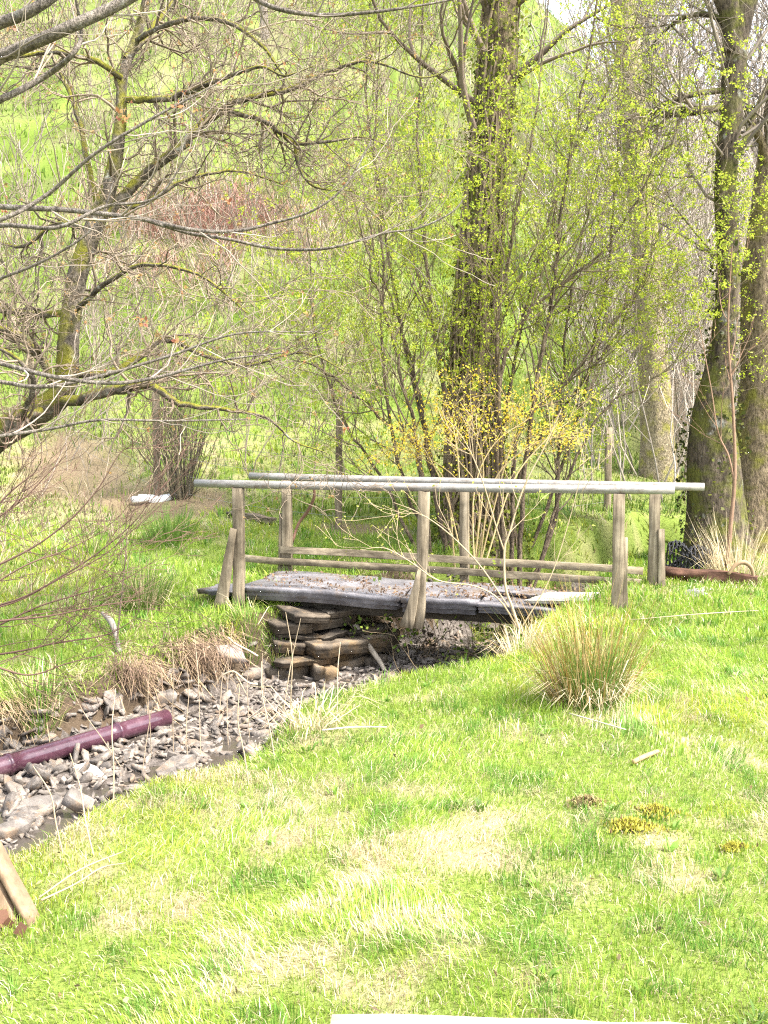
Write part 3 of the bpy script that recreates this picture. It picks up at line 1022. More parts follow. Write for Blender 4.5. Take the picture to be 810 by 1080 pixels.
n = 420; x, y = wedge(n, 2.4, 9.5, -.5, .5); z, dn, df = terrain(x, y); ok = dn < 0; x, y, z = x[ok], y[ok], z[ok] + .02; n = len(x)
mb = MB(); leaves(mb, np.stack([x, y, z], 1), rng.uniform(.012, .04, n), np.array([[.20, .13, .07], [.33, .24, .13], [.11, .08, .05]])[rng.integers(0, 3, n)], .3, .3)
tag(mb.build('lawn_litter', M['straw']), kind='stuff')
n = 200; x, y = wedge(n, 2.3, 10, -.5, .5); z, dn, df = terrain(x, y); ok = (dn < -.05) & (fbm(x * 1.4, y * 1.4, 19, 2) > .42); x, y, z = x[ok], y[ok], z[ok]; n = len(x)
k = 9; a = rng.random(n * k) * 6.283; b_ = np.repeat(np.stack([x, y, z + .012], 1), k, 0) + np.stack([np.cos(a), np.sin(a), 0 * a], 1) * rng.uniform(0, .03, (n * k, 1))
mb = MB(); blades(mb, b_, rng.uniform(.03, .065, n * k), rng.uniform(.008, .016, n * k), rng.uniform(.8, 1.4, n * k), np.array([[.12, .21, .035]]) * np.repeat(rng.uniform(.6, 1.6, n), k)[:, None], a)
tag(mb.build('lawn_weeds', M['grass']), kind='stuff')
# things lying beyond the bridge
mb = MB(); A_ = G(243, 545); B_ = G(288, 553)
beam(mb, A_ + [0, 0, .04], B_ + [0, 0, .04], .14, .06, None, 5, .01); tag(mb.build('old_board', M['grey_timber'], origin=tuple(A_)), 'grey weathered board lying on the far grass behind the footbridge', 'board')
mb = MB(); A_ = P(700, 603, 9.9); B_ = P(800, 612, 9.55)
beam(mb, A_, B_, .14, .10, None, 6, .008); tag(mb.build('timber_baulk', M['red_timber'], origin=tuple(A_)), 'red brown timber baulk lying between the footbridge and the mossy trees', 'timber')
mb = MB(); A_ = P(690, 634, 9.0); B_ = P(748, 622, 9.25)
beam(mb, A_, B_, .16, .03, None, 6, .006); tag(mb.build('slate_slab', M['paleslate'], origin=tuple(A_)), 'pale flat slab on the ground at the foot of the last bridge posts', 'slab')
stick('bark_curl', [P(768, 606, 9.55), P(776, 596, 9.55), P(785, 593, 9.55), P(793, 600, 9.55), P(795, 612, 9.55)], [.016, .022, .024, .02, .014], 'curled tan piece of bark lying by the thin red sapling', 'bark', (.28, .19, .11), sides=8)
mb = MB(); c0 = G(158, 531)
for i in range(3):
    V, f = stone_geo(70 + i, .5, 9); V = V * np.array([.32, .2, .22]) + c0 + np.array([.16 * i - .15, .05 * i, .06]); mb.add(V, f)
tag(mb.build('white_bag', M['white'], origin=tuple(c0), smooth=True), 'crumpled white bag lying at the foot of a fence post', 'bag')
stick('vine_stem', [P(331, 512, 10.75), P(331, 525, 10.8), P(324, 540, 10.9), P(315, 552, 10.95), P(308, 572, 10.9)], [.016, .018, .02, .018, .018], 'crooked dark stem bent down behind the far handrail', 'stem', (.20, .11, .075), sides=7)
stick('dead_branch', [onlawn(108, 660, .12), onlawn(118, 668, .10), onlawn(124, 682, .05), onlawn(126, 690, .02)], [.016, .03, .018, .03], 'short whitish dead branch sticking up from the far bank', 'branch', (.22, .195, .165), sides=8)
stick('slanting_pole', [P(372, 655, 9.5), P(385, 676, 9.35), P(400, 697, 9.25), P(406, 708, 9.2)], [.03, .03, .025, .02], 'pale slanting pole leaning below the slate deck into the stream', 'pole', (.42, .36, .28), sides=8)

# dark wire netting dumped by the tree
mb = MB(); c0 = P(728, 588, 10.3); polys = []
for i in range(15):
    t_ = np.linspace(0, 1, 34)
    for sgn in (0, 1):
        a = (i / 15) if sgn == 0 else t_
        b = t_ if sgn == 0 else (i / 15)
        a = a + 0 * t_; b = b + 0 * t_
        zz_ = .20 * np.sin(a * 5 + 1) * np.cos(b * 3.5) + .16 * np.sin(b * 9 + a * 4)
        polys.append((np.stack([c0[0] + (a - .5) * .55, c0[1] + (b - .5) * .35, c0[2] - .08 + zz_ * .8 + .015 * np.sin((a + b) * 130)], 1), np.full(34, .009)))
tubes(mb, polys, 4); tag(mb.build('wire_netting', M['black'], origin=tuple(c0)), 'crumpled heap of black netting beside the mossy forked tree', 'netting')

# ================================================================== FENCE
FP = [P(33, 380, 16.8), G(166, 525), P(357, 560, 12.3), P(510, 575, 12.6), P(640, 560, 13.6)]
for q in FP: q[2] = tz(q[0], q[1])
fe = empty('wire_fence', FP[1], 'sagging wire fence on thin wooden posts along the foot of the hillside', 'fence')
tops = []
for i, q in enumerate(FP):
    hgt = [1.5, 1.52, 1.68, 1.3, 1.2][i]
    t_ = q + np.array([random.gauss(0, .03), 0, hgt]); tops.append(t_)
    timber('post', q - [0, 0, .3], t_, .085, .085, M['post'], fe, (1, 0, 0))
mb = MB(); polys = []
for a, b in zip(FP[:-1], FP[1:]):
    for h in (.15, .4, .65, .9, 1.12):
        t_ = np.linspace(0, 1, 9)[:, None]; p = a * (1 - t_) + b * t_; p[:, 2] += h - .05 * np.sin(t_[:, 0] * 3.14)
        polys.append((p, np.full(9, .0022)))
    for t1 in np.arange(.04, 1, .16 / np.linalg.norm(b - a)):
        q = a * (1 - t1) + b * t1
        polys.append((np.array([q + [0, 0, .12], q + [0, 0, .6], q + [0, 0, .90]]), np.full(3, .0014)))
tubes(mb, polys, 4); mb.build('wire', M['wire'], fe)

# ================================================================== TREES
OT = dict(n=6, wig=.30, up=.15, rmin=.0018, kids=[3, 4, 5], ang=(.5, 1.25), len=(.4, .75), t0=.2, tip=.35)


def crown_from(limbs, Y, parent, mat, sides=7):
    """limbs: list of (points px,py,dY,r); returns the smooth limbs"""
    mb = MB(); out = []
    for L in limbs:
        p, r = smoothline([P(a, b, Y + dy) for a, b, dy, _ in L], [q[3] for q in L], 5)
        p[1:-1] += rng.normal(0, 1, p[1:-1].shape) * (r[1:-1, None] * .18)
        tubes(mb, [(p, r)], sides); out.append((p, r))
    mb.build('limb', mat, parent, smooth=True) if parent is not None else None
    return out


# --- the gnarled lichen covered tree that leans in from the left
T1 = [(-100, 690, .6, .21), (-78, 580, .5, .18), (-25, 480, .3, .16), (30, 440, .1, .14), (66, 412, 0, .115), (73, 350, 0, .098), (82, 290, 0, .092), (100, 238, 0, .085),
      (117, 190, 0, .072), (127, 130, 0, .056), (130, 80, .1, .048), (147, 30, .2, .04), (160, -30, .2, .036), (178, -120, .3, .028), (200, -230, .3, .012)]
th = empty('gnarled_tree', P(-100, 690, 8.6), 'gnarled bare tree with mossy leaning trunk on the far bank', 'tree')
mb = MB(); tp, tr = trunk_mesh(mb, [P(a, b, 8 + d) for a, b, d, _ in T1], [q[3] * .86 for q in T1], 16, 6, .10, 5)
mb.build('trunk', M['thorn'], th, smooth=True)
limbs = [
    [(58, 425, 0, .06), (100, 417, -.2, .055), (135, 408, -.3, .048), (160, 408, -.4, .042), (190, 425, -.4, .03), (240, 432, -.3, .022), (280, 440, -.2, .016), (310, 465, -.1, .011), (345, 478, 0, .006)],
    [(70, 392, 0, .05), (110, 395, .2, .042), (150, 375, .4, .038), (172, 358, .5, .034), (210, 372, .6, .026), (260, 385, .7, .02), (320, 372, .8, .012), (370, 395, .9, .006)],
    [(108, 228, 0, .06), (150, 187, .1, .056), (190, 155, .1, .052), (215, 130, .2, .045), (255, 105, .2, .036), (300, 97, .3, .03), (345, 76, .4, .022), (390, 64, .4, .016), (445, 82, .5, .01), (480, 70, .5, .006)],
    [(134, 105, 0, .036), (165, 105, -.2, .034), (200, 95, -.3, .028), (240, 82, -.4, .022), (275, 70, -.5, .016), (300, 80, -.5, .010), (330, 70, -.5, .006)],
    [(131, 62, .1, .038), (150, 44, .3, .034), (170, 18, .5, .03), (187, -5, .6, .024), (215, -50, .7, .014)],
    [(242, 118, .2, .03), (280, 128, .3, .028), (308, 150, .4, .025), (340, 150, .4, .018), (385, 145, .5, .010), (420, 160, .5, .006)],
    [(310, 150, .4, .018), (316, 178, .3, .016), (332, 197, .3, .012), (372, 202, .3, .006)],
    [(62, 415, 0, .05), (42, 378, -.1, .046), (16, 352, -.2, .04), (-10, 344, -.3, .034), (-60, 330, -.4, .02)],
    [(70, 330, 0, .04), (40, 332, .3, .034), (8, 328, .4, .03), (-50, 320, .5, .018)],
    [(103, 225, 0, .032), (92, 170, .4, .03), (78, 110, .6, .026), (60, 70, .8, .018), (40, 30, .9, .010)],
    [(128, 82, 0, .032), (95, 62, -.2, .028), (50, 55, -.3, .022), (0, 62, -.4, .014), (-50, 50, -.5, .008)],
    [(140, 45, .2, .03), (180, 24, -.1, .028), (230, 20, -.2, .024), (272, 44, -.3, .018), (300, 80, -.3, .010)],
    [(76, 330, 0, .03), (110, 300, -.4, .026), (150, 280, -.7, .02), (210, 290, -.9, .014), (260, 330, -1.0, .008)],
    [(110, 215, 0, .03), (150, 215, .4, .028), (195, 190, .7, .022), (250, 180, .9, .015), (300, 195, 1.0, .008)],
    [(45, 430, 0, .045), (25, 440, -.4, .035), (35, 400, -.7, .028), (5, 370, -.8, .02), (-30, 360, -.8, .012)],
    [(96, 245, 0, .03), (60, 235, .3, .026), (25, 260, .4, .02), (-15, 250, .5, .012)],
]
LB = [smoothline([P(a, b, 8 + dy) for a, b, dy, _ in L], [q[3] * .78 for q in L], 5) for L in limbs]
for p, r in LB:
    p[1:-1] += rng.normal(0, 1, p[1:-1].shape) * (r[1:-1, None] * .22)
    mb = MB(); tubes(mb, [(p, r)], 8); mb.build('limb', M['thorn'], th, smooth=True)
br_, tips = [], []
o = dict(OT, wig=.46, up=.05, n=6, kids=[4, 5], ang=(.5, 1.35), rmax=.014, rmin=.0021)
for p, r in LB:
    Ln = np.linalg.norm(np.diff(p, axis=0), axis=1).sum()
    sprout(br_, tips, p, r, int(5 + 6.4 * Ln), .64, 2, o)
sprout(br_, tips, tp[20:], tr[20:], 20, .6, 2, o)
mb = MB(); tubes(mb, br_, 4, (.20, .155, .11), .5); mb.build('crown', M['twig'], th)
mb = MB(); sel = [t for t in tips if random.random() < .06]
if sel:
    bp = np.array([t[0] for t in sel]); bp = np.repeat(bp, 5, 0) + rng.normal(0, .006, (len(sel) * 5, 3))
    leaves(mb, bp, rng.uniform(.015, .035, len(bp)), np.array([[.34, .22, .09]]) * rng.uniform(.6, 1.4, (len(bp), 1)))
    mb.build('young_leaves', M['leaf'], th)

# --- the sycamore whose branches hang into the picture close to the camera
sy = empty('overhanging_tree', (-3.3, 2.0, tz(-3.3, 2.0)), 'grey barked tree whose bare budding branches reach in from the side close to the viewer', 'tree')
mb = MB(); b0 = np.array([-3.3, 2.0, tz(-3.3, 2.0) - .1])
stp, str_ = trunk_mesh(mb, [b0, b0 + [.02, .05, 1], b0 + [.0, .15, 2], b0 + [.1, .3, 3.2], b0 + [.15, .4, 4.6], b0 + [.1, .5, 6.5]], [.19, .16, .145, .12, .09, .04], 16, 5, .06, 3, .3)
mb.build('trunk', M['greybark'], sy, smooth=True)
SYL = [
    (1.9, 3.5, [(-60, 212, .012), (0, 218, .0105), (75, 222, .0095), (148, 231, .0085), (200, 242, .0075), (245, 244, .0065), (285, 236, .005), (330, 222, .0042), (365, 195, .0034), (392, 148, .002)]),
    (1.92, 3.5, [(150, 231, .007), (200, 246, .0065), (240, 252, .006), (290, 262, .0056), (345, 262, .005), (405, 246, .0042), (440, 241, .0036), (475, 225, .003), (492, 206, .002)]),
    (1.55, 3.3, [(-60, 365, .010), (0, 383, .0085), (60, 398, .0075), (120, 404, .0066), (170, 397, .0056), (235, 380, .004), (300, 372, .002)]),
    (1.6, 3.4, [(-50, 400, .008), (40, 408, .0075), (100, 398, .006), (180, 375, .005), (250, 352, .0034), (330, 350, .002)]),
    (1.4, 3.2, [(-60, 470, .007), (0, 460, .0062), (55, 452, .0052), (105, 443, .0046), (180, 444, .0036), (262, 442, .002)]),
    (2.9, 3.3, [(-90, 100, .027), (0, 60, .022), (70, 30, .020), (140, -4, .018), (210, -60, .018), (300, -160, .008)]),
    (2.8, 3.6, [(-90, 52, .026), (0, 24, .021), (38, 8, .020), (80, -25, .018), (160, -110, .01)]),
    (2.2, 3.0, [(-60, 246, .0075), (0, 232, .007), (50, 205, .0062), (100, 162, .0052), (160, 125, .0042), (230, 88, .002)]),
    (2.4, 3.4, [(-60, 128, .013), (0, 105, .0115), (45, 82, .010), (76, 58, .0085), (86, 36, .007), (80, 0, .004)]),
    (1.75, 3.4, [(-50, 255, .009), (0, 238, .0085), (60, 240, .007), (110, 218, .0055), (165, 208, .004), (200, 160, .0022)]),
    (1.7, 3.6, [(-50, 300, .006), (10, 290, .0055), (70, 262, .0045), (105, 232, .0035), (120, 190, .002)]),
    (3.6, 3.4, [(60, -160, .018), (180, -80, .014), (250, -18, .010), (275, 2, .0085), (305, 12, .0078), (345, 16, .0068), (400, 12, .0052), (465, 2, .0034), (520, -10, .002)]),
]
br_, tips = [], []
mbl = MB()
for hz, Yb, pts in SYL:
    pp = [P(a, b, Yb + random.uniform(-.05, .05)) for a, b, _ in pts]; rr_ = [c for *_, c in pts]
    if pts[0][0] < 140:
        st = np.array([np.interp(hz, stp[:, 2], stp[:, 0]), np.interp(hz, stp[:, 2], stp[:, 1]), hz])
        pp = [st, st * .5 + pp[0] * .5 + [0, -.05, .06]] + pp; rr_ = [max(rr_[0] * 1.9, .02), rr_[0] * 1.35] + rr_
    p, r = smoothline(pp, rr_, 6)
    mb = MB(); tubes(mb, [(p, r)], 9); mb.build('branch', M['greybark'], sy, smooth=True)
    o = dict(OT, wig=.17, up=.35, n=7, kids=[2, 2], ang=(.35, .95), rmax=.0045, rmin=.0011, len=(.4, .7))
    sprout(br_, tips, p, r, 7, .30, 1, o, .3); tips.append((tuple(p[-1]), (0, 0, 1)))
mb = MB(); tubes(mb, br_, 5, (.27, .225, .18), .35); mb.build('crown', M['twig'], sy)
mb = MB(); sel = [t for t in tips if random.random() < .38]
bp = []; bs = []
for i, (q, d) in enumerate(sel):
    big = .020 if random.random() < .12 else .009
    for k in range(7): bp.append(np.array(q) + rng.normal(0, big * .3, 3)); bs.append(big * random.uniform(.6, 1.3))
g = P(130, 122, 3.4)
for k in range(16): bp.append(g + rng.normal(0, .012, 3)); bs.append(random.uniform(.012, .026))
bc = np.array([[.36, .17, .07], [.42, .27, .11], [.30, .11, .07]])[rng.integers(0, 3, len(bp))] * rng.uniform(.7, 1.3, (len(bp), 1))
leaves(mb, bp, bs, bc); mb.build('young_leaves', M['leaf'], sy)
stick_ = smoothline([P(100, 140, 3.4), P(122, 133, 3.4), P(130, 122, 3.4)], [.003, .0028, .003], 4)

# --- low shrub on the far bank reaching in at the left
sh = empty('dogwood_shrub', (-4.0, 6.5, tz(-4.0, 6.5)), 'low leafless shrub with thin dark red arching twigs on the far bank', 'shrub')
br_, tips = [], []
bx = np.array([-4.0, 6.5, tz(-4.0, 6.5)])
SH = [[(-120, 660), (0, 640), (60, 612), (110, 585), (150, 550), (192, 512)], [(-120, 650), (0, 638), (70, 605), (120, 570), (150, 540), (166, 505)],
      [(-120, 680), (-30, 670), (40, 640), (90, 625), (130, 612), (165, 590)], [(-120, 640), (0, 595), (60, 560), (100, 520), (125, 480), (140, 470)],
      [(-120, 700), (0, 690), (60, 678), (110, 670), (140, 655)], [(-130, 620), (-40, 570), (20, 530), (50, 500), (70, 480)],
      [(-120, 690), (-20, 700), (30, 712), (70, 700), (110, 690)], [(-120, 670), (0, 655), (50, 650), (100, 640), (150, 632)],
      [(-120, 630), (-30, 560), (10, 520), (35, 500)], [(-120, 675), (-60, 650), (20, 600), (70, 580), (110, 560)]]
o = dict(OT, wig=.16, up=.15, n=6, kids=[3, 3], ang=(.3, .8), rmax=.005, rmin=.0016, len=(.45, .75))
for L in SH:
    Yb = 6.3 + random.uniform(-.35, .45)
    p, r = smoothline([bx] + [P(a, b, Yb) for a, b in L], [.016, .011, .008, .006, .0045, .003, .002][:len(L) + 1], 6)
    br_.append((p, r)); sprout(br_, tips, p, r, 8, .50, 2, o, .25)
mb = MB(); tubes(mb, br_, 5, (.125, .075, .055), .3); mb.build('branches', M['twig'], sh)

# --- ivy clad tree behind the bridge
IV = [(506, 604, .50), (504, 570, .42), (502, 520, .34), (499, 430, .27), (502, 330, .23), (510, 230, .215), (519, 130, .20), (526, 40, .19), (531, -80, .17), (524, -260, .13), (530, -430, .05)]
iv = empty('ivy_tree', P(506, 600, 11.9), 'tall tree with thick dark ivy covered trunk standing behind the footbridge', 'tree')
mb = MB(); ip, ir = trunk_mesh(mb, [P(a, b, 11.9) for a, b, _ in IV], [c * 1.12 for *_, c in IV], 22, 6, .13, 8, .15); mb.build('trunk', M['ivybark'], iv, smooth=True)
br_, tips = [], []
o = dict(OT, wig=.22, up=.5, kids=[4, 4, 4], rmax=.05, rmin=.003, ang=(.5, 1.1))
sprout(br_, tips, ip[26:], ir[26:], 20, 2.0, 2, o)
mb = MB(); tubes(mb, br_, 4, (.17, .13, .10), .3); mb.build('branches', M['twig'], iv)
vines = []
for i in range(70):
    a = random.uniform(0, 6.28); k0 = random.randint(0, 12); k1 = min(k0 + random.randint(10, 40), len(ip) - 1)
    pts = []
    for k in range(k0, k1, 2):
        a += random.gauss(0, .18); pts.append(ip[k] + np.array([math.cos(a), math.sin(a), 0]) * (ir[k] * 1.06 + .01))
    if len(pts) > 3: vines.append(smoothline(pts, [random.uniform(.008, .02)] * len(pts), 3))
mb = MB(); tubes(mb, vines, 5, (.20, .15, .10), .5); mb.build('ivy_stems', M['twig'], iv)
n = 7500; k = (rng.random(n) ** 1.1 * (len(ip) - 14)).astype(int); a = rng.random(n) * 6.283
rad = ir[k] * 1.08 + np.abs(rng.normal(0, .085, n))
lp_ = ip[k] + np.stack([np.cos(a) * rad, np.sin(a) * rad, rng.normal(0, .1, n)], 1)
ok = fbm(a * 1.5, lp_[:, 2] * 1.4, 5, 2) > .44; lp_ = lp_[ok]; n = len(lp_)
lc = np.where((rng.random(n) < .5)[:, None], np.array([.10, .12, .02]), np.array([.27, .30, .04])) * rng.uniform(.6, 1.3, (n, 1))
mb = MB(); leaves(mb, lp_, rng.uniform(.03, .065, n), lc, .3, .42); mb.build('ivy_leaves', M['leaf'], iv)

# --- multi stemmed hazel with fresh leaves round it
hz = empty('hazel_bush', P(520, 600, 11.3), 'multi stemmed bush of fresh yellow green leaves spreading behind the footbridge', 'bush')
HS = [
    ([(470, 605), (455, 500), (447, 440), (430, 370), (415, 320), (396, 270), (380, 180)], .05, 0), ([(450, 600), (440, 470), (425, 405), (405, 325), (392, 290), (372, 210)], .04, -.3),
    ([(474, 605), (473, 460), (464, 380), (455, 330), (450, 270), (441, 150), (446, 20), (450, -120)], .052, .1), ([(545, 605), (551, 520), (562, 420), (580, 320), (586, 250), (601, 150), (622, 20), (640, -100)], .05, -.2),
    ([(532, 605), (526, 430), (523, 330), (540, 240), (561, 120), (575, -40)], .042, -.4), ([(540, 600), (546, 465), (600, 402), (640, 350), (680, 295), (700, 240)], .045, .1),
    ([(530, 600), (524, 430), (548, 342), (590, 302), (630, 270), (662, 220), (690, 160)], .042, -.3), ([(556, 605), (585, 550), (592, 470), (598, 380), (612, 280), (640, 160)], .05, .3),
    ([(455, 600), (440, 475), (400, 440), (370, 412), (335, 388), (310, 380)], .035, -.2), ([(460, 600), (430, 520), (405, 400), (402, 250), (395, 100), (410, -60)], .042, .5),
    ([(520, 600), (560, 480), (620, 400), (668, 330), (690, 255), (696, 180)], .036, .5),
    ([(550, 600), (600, 500), (640, 430), (690, 400), (730, 360)], .03, .0), ([(440, 600), (400, 500), (360, 440), (330, 340), (325, 240)], .034, .2),
    ([(520, 600), (540, 400), (590, 200), (650, 80), (690, -20)], .04, .4), ([(480, 600), (440, 420), (400, 200), (385, 60), (395, -80)], .04, .8),
    ([(560, 600), (610, 440), (650, 260), (660, 120), (668, 0)], .038, .6)]
br_, tips = [], []
o = dict(OT, wig=.17, up=.45, n=6, kids=[4, 3], ang=(.4, 1.0), rmax=.011, rmin=.0019, len=(.45, .75))
for L, r0, dy in HS:
    Yb = 11.2 + dy * 1.1
    pp = [P(a, b, Yb) for a, b in L]; pp[0] = np.array([pp[0][0], Yb, tz(pp[0][0], Yb) - .05])
    nn_ = len(pp)
    for i in range(1, nn_): pp[i] = pp[i] + np.array([0, dy * i * .22, 0])
    p, r = smoothline(pp, np.linspace(r0 * .66, .006, nn_), 6)
    p[1:] += rng.normal(0, .012, p[1:].shape)
    mb = MB(); tubes(mb, [(p, r)], 7); mb.build('stem', M['hazel'], hz, smooth=True)
    Ln = np.linalg.norm(np.diff(p, axis=0), axis=1).sum()
    sprout(br_, tips, p, r, int(4 + 2.9 * Ln), 1.1, 2, o, .22)
mb = MB(); tubes(mb, br_, 4, (.17, .13, .09), .35); mb.build('crown', M['twig'], hz)
tp_ = np.array([t[0] for t in tips]); print('hazel tips', len(tp_), 'tubes', len(br_))
reps = max(1, round(70000 / len(tp_)))
cl_ = tp_[rng.random(len(tp_)) < np.clip(.15 + 1.1 * fbm(tp_[:, 0] * 1.3, tp_[:, 2] * 1.3, 7, 3), 0, .95)]
cl_ = np.repeat(cl_, 2, 0) + rng.normal(0, .14, (len(cl_) * 2, 3)); per = max(2, round(125000 / len(cl_)))
lpz = np.repeat(cl_, per, 0) + rng.normal(0, .022, (len(cl_) * per, 3)); n = len(lpz)
lc = np.array([[.36, .42, .035], [.30, .38, .03], [.44, .46, .06], [.24, .32, .03]])[rng.integers(0, 4, n)] * rng.uniform(.75, 1.2, (n, 1))
mb = MB(); leaves(mb, lpz, rng.uniform(.014, .038, n), lc, .2, .30); mb.build('foliage', M['leaf'], hz); print('hazel leaves', n)

# --- yellow flowering shrub
fo = empty('forsythia_shrub', P(500, 600, 10.5), 'loose shrub of yellow flowers on arching stems just above the far handrail', 'shrub')
br_, tips = [], []
o = dict(OT, wig=.16, up=.05, n=6, kids=[3, 3], ang=(.3, .9), rmax=.006, rmin=.002, len=(.5, .8))
fp = []
for L in [[(480, 600), (470, 510), (440, 480), (412, 470)], [(490, 600), (485, 510), (480, 460), (470, 425)], [(500, 600), (510, 500), (500, 455), (488, 420)], [(505, 600), (530, 500), (545, 450), (540, 430)],
          [(510, 600), (540, 510), (575, 465), (600, 445)], [(495, 600), (490, 520), (455, 485), (425, 476)], [(505, 600), (520, 510), (560, 470), (590, 460)], [(500, 600), (500, 520), (520, 470), (560, 440)],
          [(490, 600), (470, 520), (445, 470), (430, 462)], [(500, 600), (520, 520), (535, 480), (560, 430)], [(500, 600), (505, 520), (480, 480), (475, 450)]]:
    Yb = 10.5 + random.uniform(-.15, .2)
    p, r = smoothline([P(a, b, Yb) for a, b in L], np.linspace(.011, .004, len(L)), 6); br_.append((p, r)); sprout(br_, tips, p, r, 9, .32, 1, o, .5)
    fp.append(p[len(p) // 2:])
mb = MB(); tubes(mb, br_, 5, (.42, .32, .16), .25); mb.build('stems', M['twig'], fo)
q = np.concatenate([np.array([t[0] for t in tips])] * 6 + fp * 5); q = q + rng.normal(0, .06, q.shape); n = len(q)
mb = MB(); leaves(mb, q, rng.uniform(.016, .042, n), np.array([[.82, .64, .06], [.76, .56, .05], [.76, .68, .14]])[rng.integers(0, 3, n)] * rng.uniform(.8, 1.15, (n, 1)), .2, .3)
mb.build('flowers', M['leaf'], fo)


def big_tree(name, pts, Y, mat, label, seed, cat='tree', limbs=(), twc=(.20, .165, .13), kids=15, top=22, L=2.0, flare=.2, lo=.35):
    t0_ = P(pts[0][0], pts[0][1], Y)
    r_ = empty(name, t0_, label, cat)
    mb = MB(); p, r = trunk_mesh(mb, [P(a, b, Y) for a, b, _ in pts], [c for *_, c in pts], 20, 6, .13, seed, flare); mb.build('trunk', mat, r_, smooth=True)
    br_, tips = [], []
    o = dict(OT, wig=.24, up=.35, kids=[4, 4, 4], rmax=.022, rmin=.003, ang=(.5, 1.1))
    i0 = int(len(p) * lo)
    sprout(br_, tips, p[i0:], r[i0:], kids, L, 2, o)
    for Lm in limbs:
        lp2, lr2 = smoothline([P(a, b, Y + d) for a, b, d, _ in Lm], [q[3] for q in Lm], 5)
        mb = MB(); tubes(mb, [(lp2, lr2)], 9, caps=True); mb.build('limb', mat, r_, smooth=True)
        sprout(br_, tips, lp2, lr2, 8, .8, 2, o, .3)
    mb = MB(); tubes(mb, br_, 4, twc, .3); mb.build('branches', M['twig'], r_)
    return r_, p, r


_, *ALD = big_tree('alder_tree', [(760, 604, .40), (756, 560, .35), (752, 480, .30), (752, 440, .24), (762, 370, .155), (768, 290, .132), (765, 200, .128), (771, 120, .130), (775, 60, .138), (772, 20, .12), (758, -30, .13), (740, -140, .10), (720, -300, .05)],
         11.2, M['alder'], 'tall mossy tree with forked top and swollen base beyond the end of the footbridge', 21,
         limbs=[[(772, 60, 0, .14), (784, 10, 0, .125), (797, -30, 0, .11), (810, -120, .1, .09), (830, -280, .2, .04)], [(766, 95, 0, .034), (738, 98, -.2, .03), (705, 108, -.3, .024), (685, 118, -.4, .018), (655, 128, -.5, .010)],
                [(764, 112, 0, .03), (752, 115, -.1, .042), (725, 118, -.2, .042), (699, 121, -.3, .036)], [(766, 24, 0, .035), (745, 15, .1, .03), (718, 20, .2, .024), (698, 36, .3, .016), (678, 62, .3, .008)],
                [(768, 180, 0, .05), (785, 150, .3, .04), (805, 100, .6, .03), (840, 40, .9, .02)]])
al = bpy.data.objects['alder_tree']; ap_, ar_ = ALD
n = 2600; k = (rng.random(n) ** 1.4 * 40).astype(int); a = rng.random(n) * 6.283; rad = ar_[k] * 1.12 + np.abs(rng.normal(0, .04, n))
q = ap_[k] + np.stack([np.cos(a) * rad, np.sin(a) * rad, rng.normal(0, .08, n)], 1); q = q[fbm(a * 2, q[:, 2] * 2, 8, 2) > .5]; n = len(q)
mb = MB(); leaves(mb, q, rng.uniform(.025, .06, n), np.where((rng.random(n) < .6)[:, None], np.array([.05, .06, .015]), np.array([.15, .16, .03])) * rng.uniform(.6, 1.3, (n, 1)), .3, .42); mb.build('ivy_leaves', M['leaf'], al)
big_tree('broad_tree', [(802, 612, .52), (803, 560, .42), (805, 480, .36), (808, 400, .30), (807, 300, .27), (817, 190, .24), (832, 80, .21), (850, -80, .15), (865, -300, .05)],
         11.9, M['palebark'], 'broad tan barked tree rightmost in the view, half cut by its side', 22,
         limbs=[[(815, 195, 0, .06), (803, 150, -.2, .05), (792, 130, -.3, .03)]])
big_tree('pale_tree', [(694, 512, .32), (693, 460, .27), (690, 400, .25), (684, 300, .23), (672, 170, .21), (660, 30, .19), (648, -80, .2), (640, -260, .06)],
         16.0, M['fadedbark'], 'straight pale brown tree on the meadow behind the bridge, furthest of the three thick ones', 23, L=1.6, twc=(.34, .28, .2))

# thin red brown sapling
def sapling(name, stems, Y, col, label, kids=8, L=.5, leafc=None, o_=None):
    b = P(stems[0][0][0][0], stems[0][0][0][1], Y)
    r_ = empty(name, b, label, 'sapling'); br_, tips = [], []
    o = dict(OT, wig=.14, up=.3, n=6, kids=[3, 2], ang=(.35, .9), rmax=.006, rmin=.0016)
    for L_, r0, r1 in stems:
        p, r = smoothline([P(q[0], q[1], Y + (q[2] if len(q) > 2 else 0)) for q in L_], np.linspace(r0, r1, len(L_)), 6)
        br_.append((p, r)); sprout(br_, tips, p, r, kids, L, 1, o, .3)
    mb = MB(); tubes(mb, br_, 6, col, .15); mb.build('crown', M['twig'], r_)
    if leafc:
        q = np.repeat(np.array([t[0] for t in tips]), 2, 0); q = q + rng.normal(0, .012, q.shape)
        mb = MB(); leaves(mb, q, rng.uniform(.012, .03, len(q)), np.array([leafc]) * rng.uniform(.7, 1.3, (len(q), 1))); mb.build('leaves', M['leaf'], r_)
    return r_


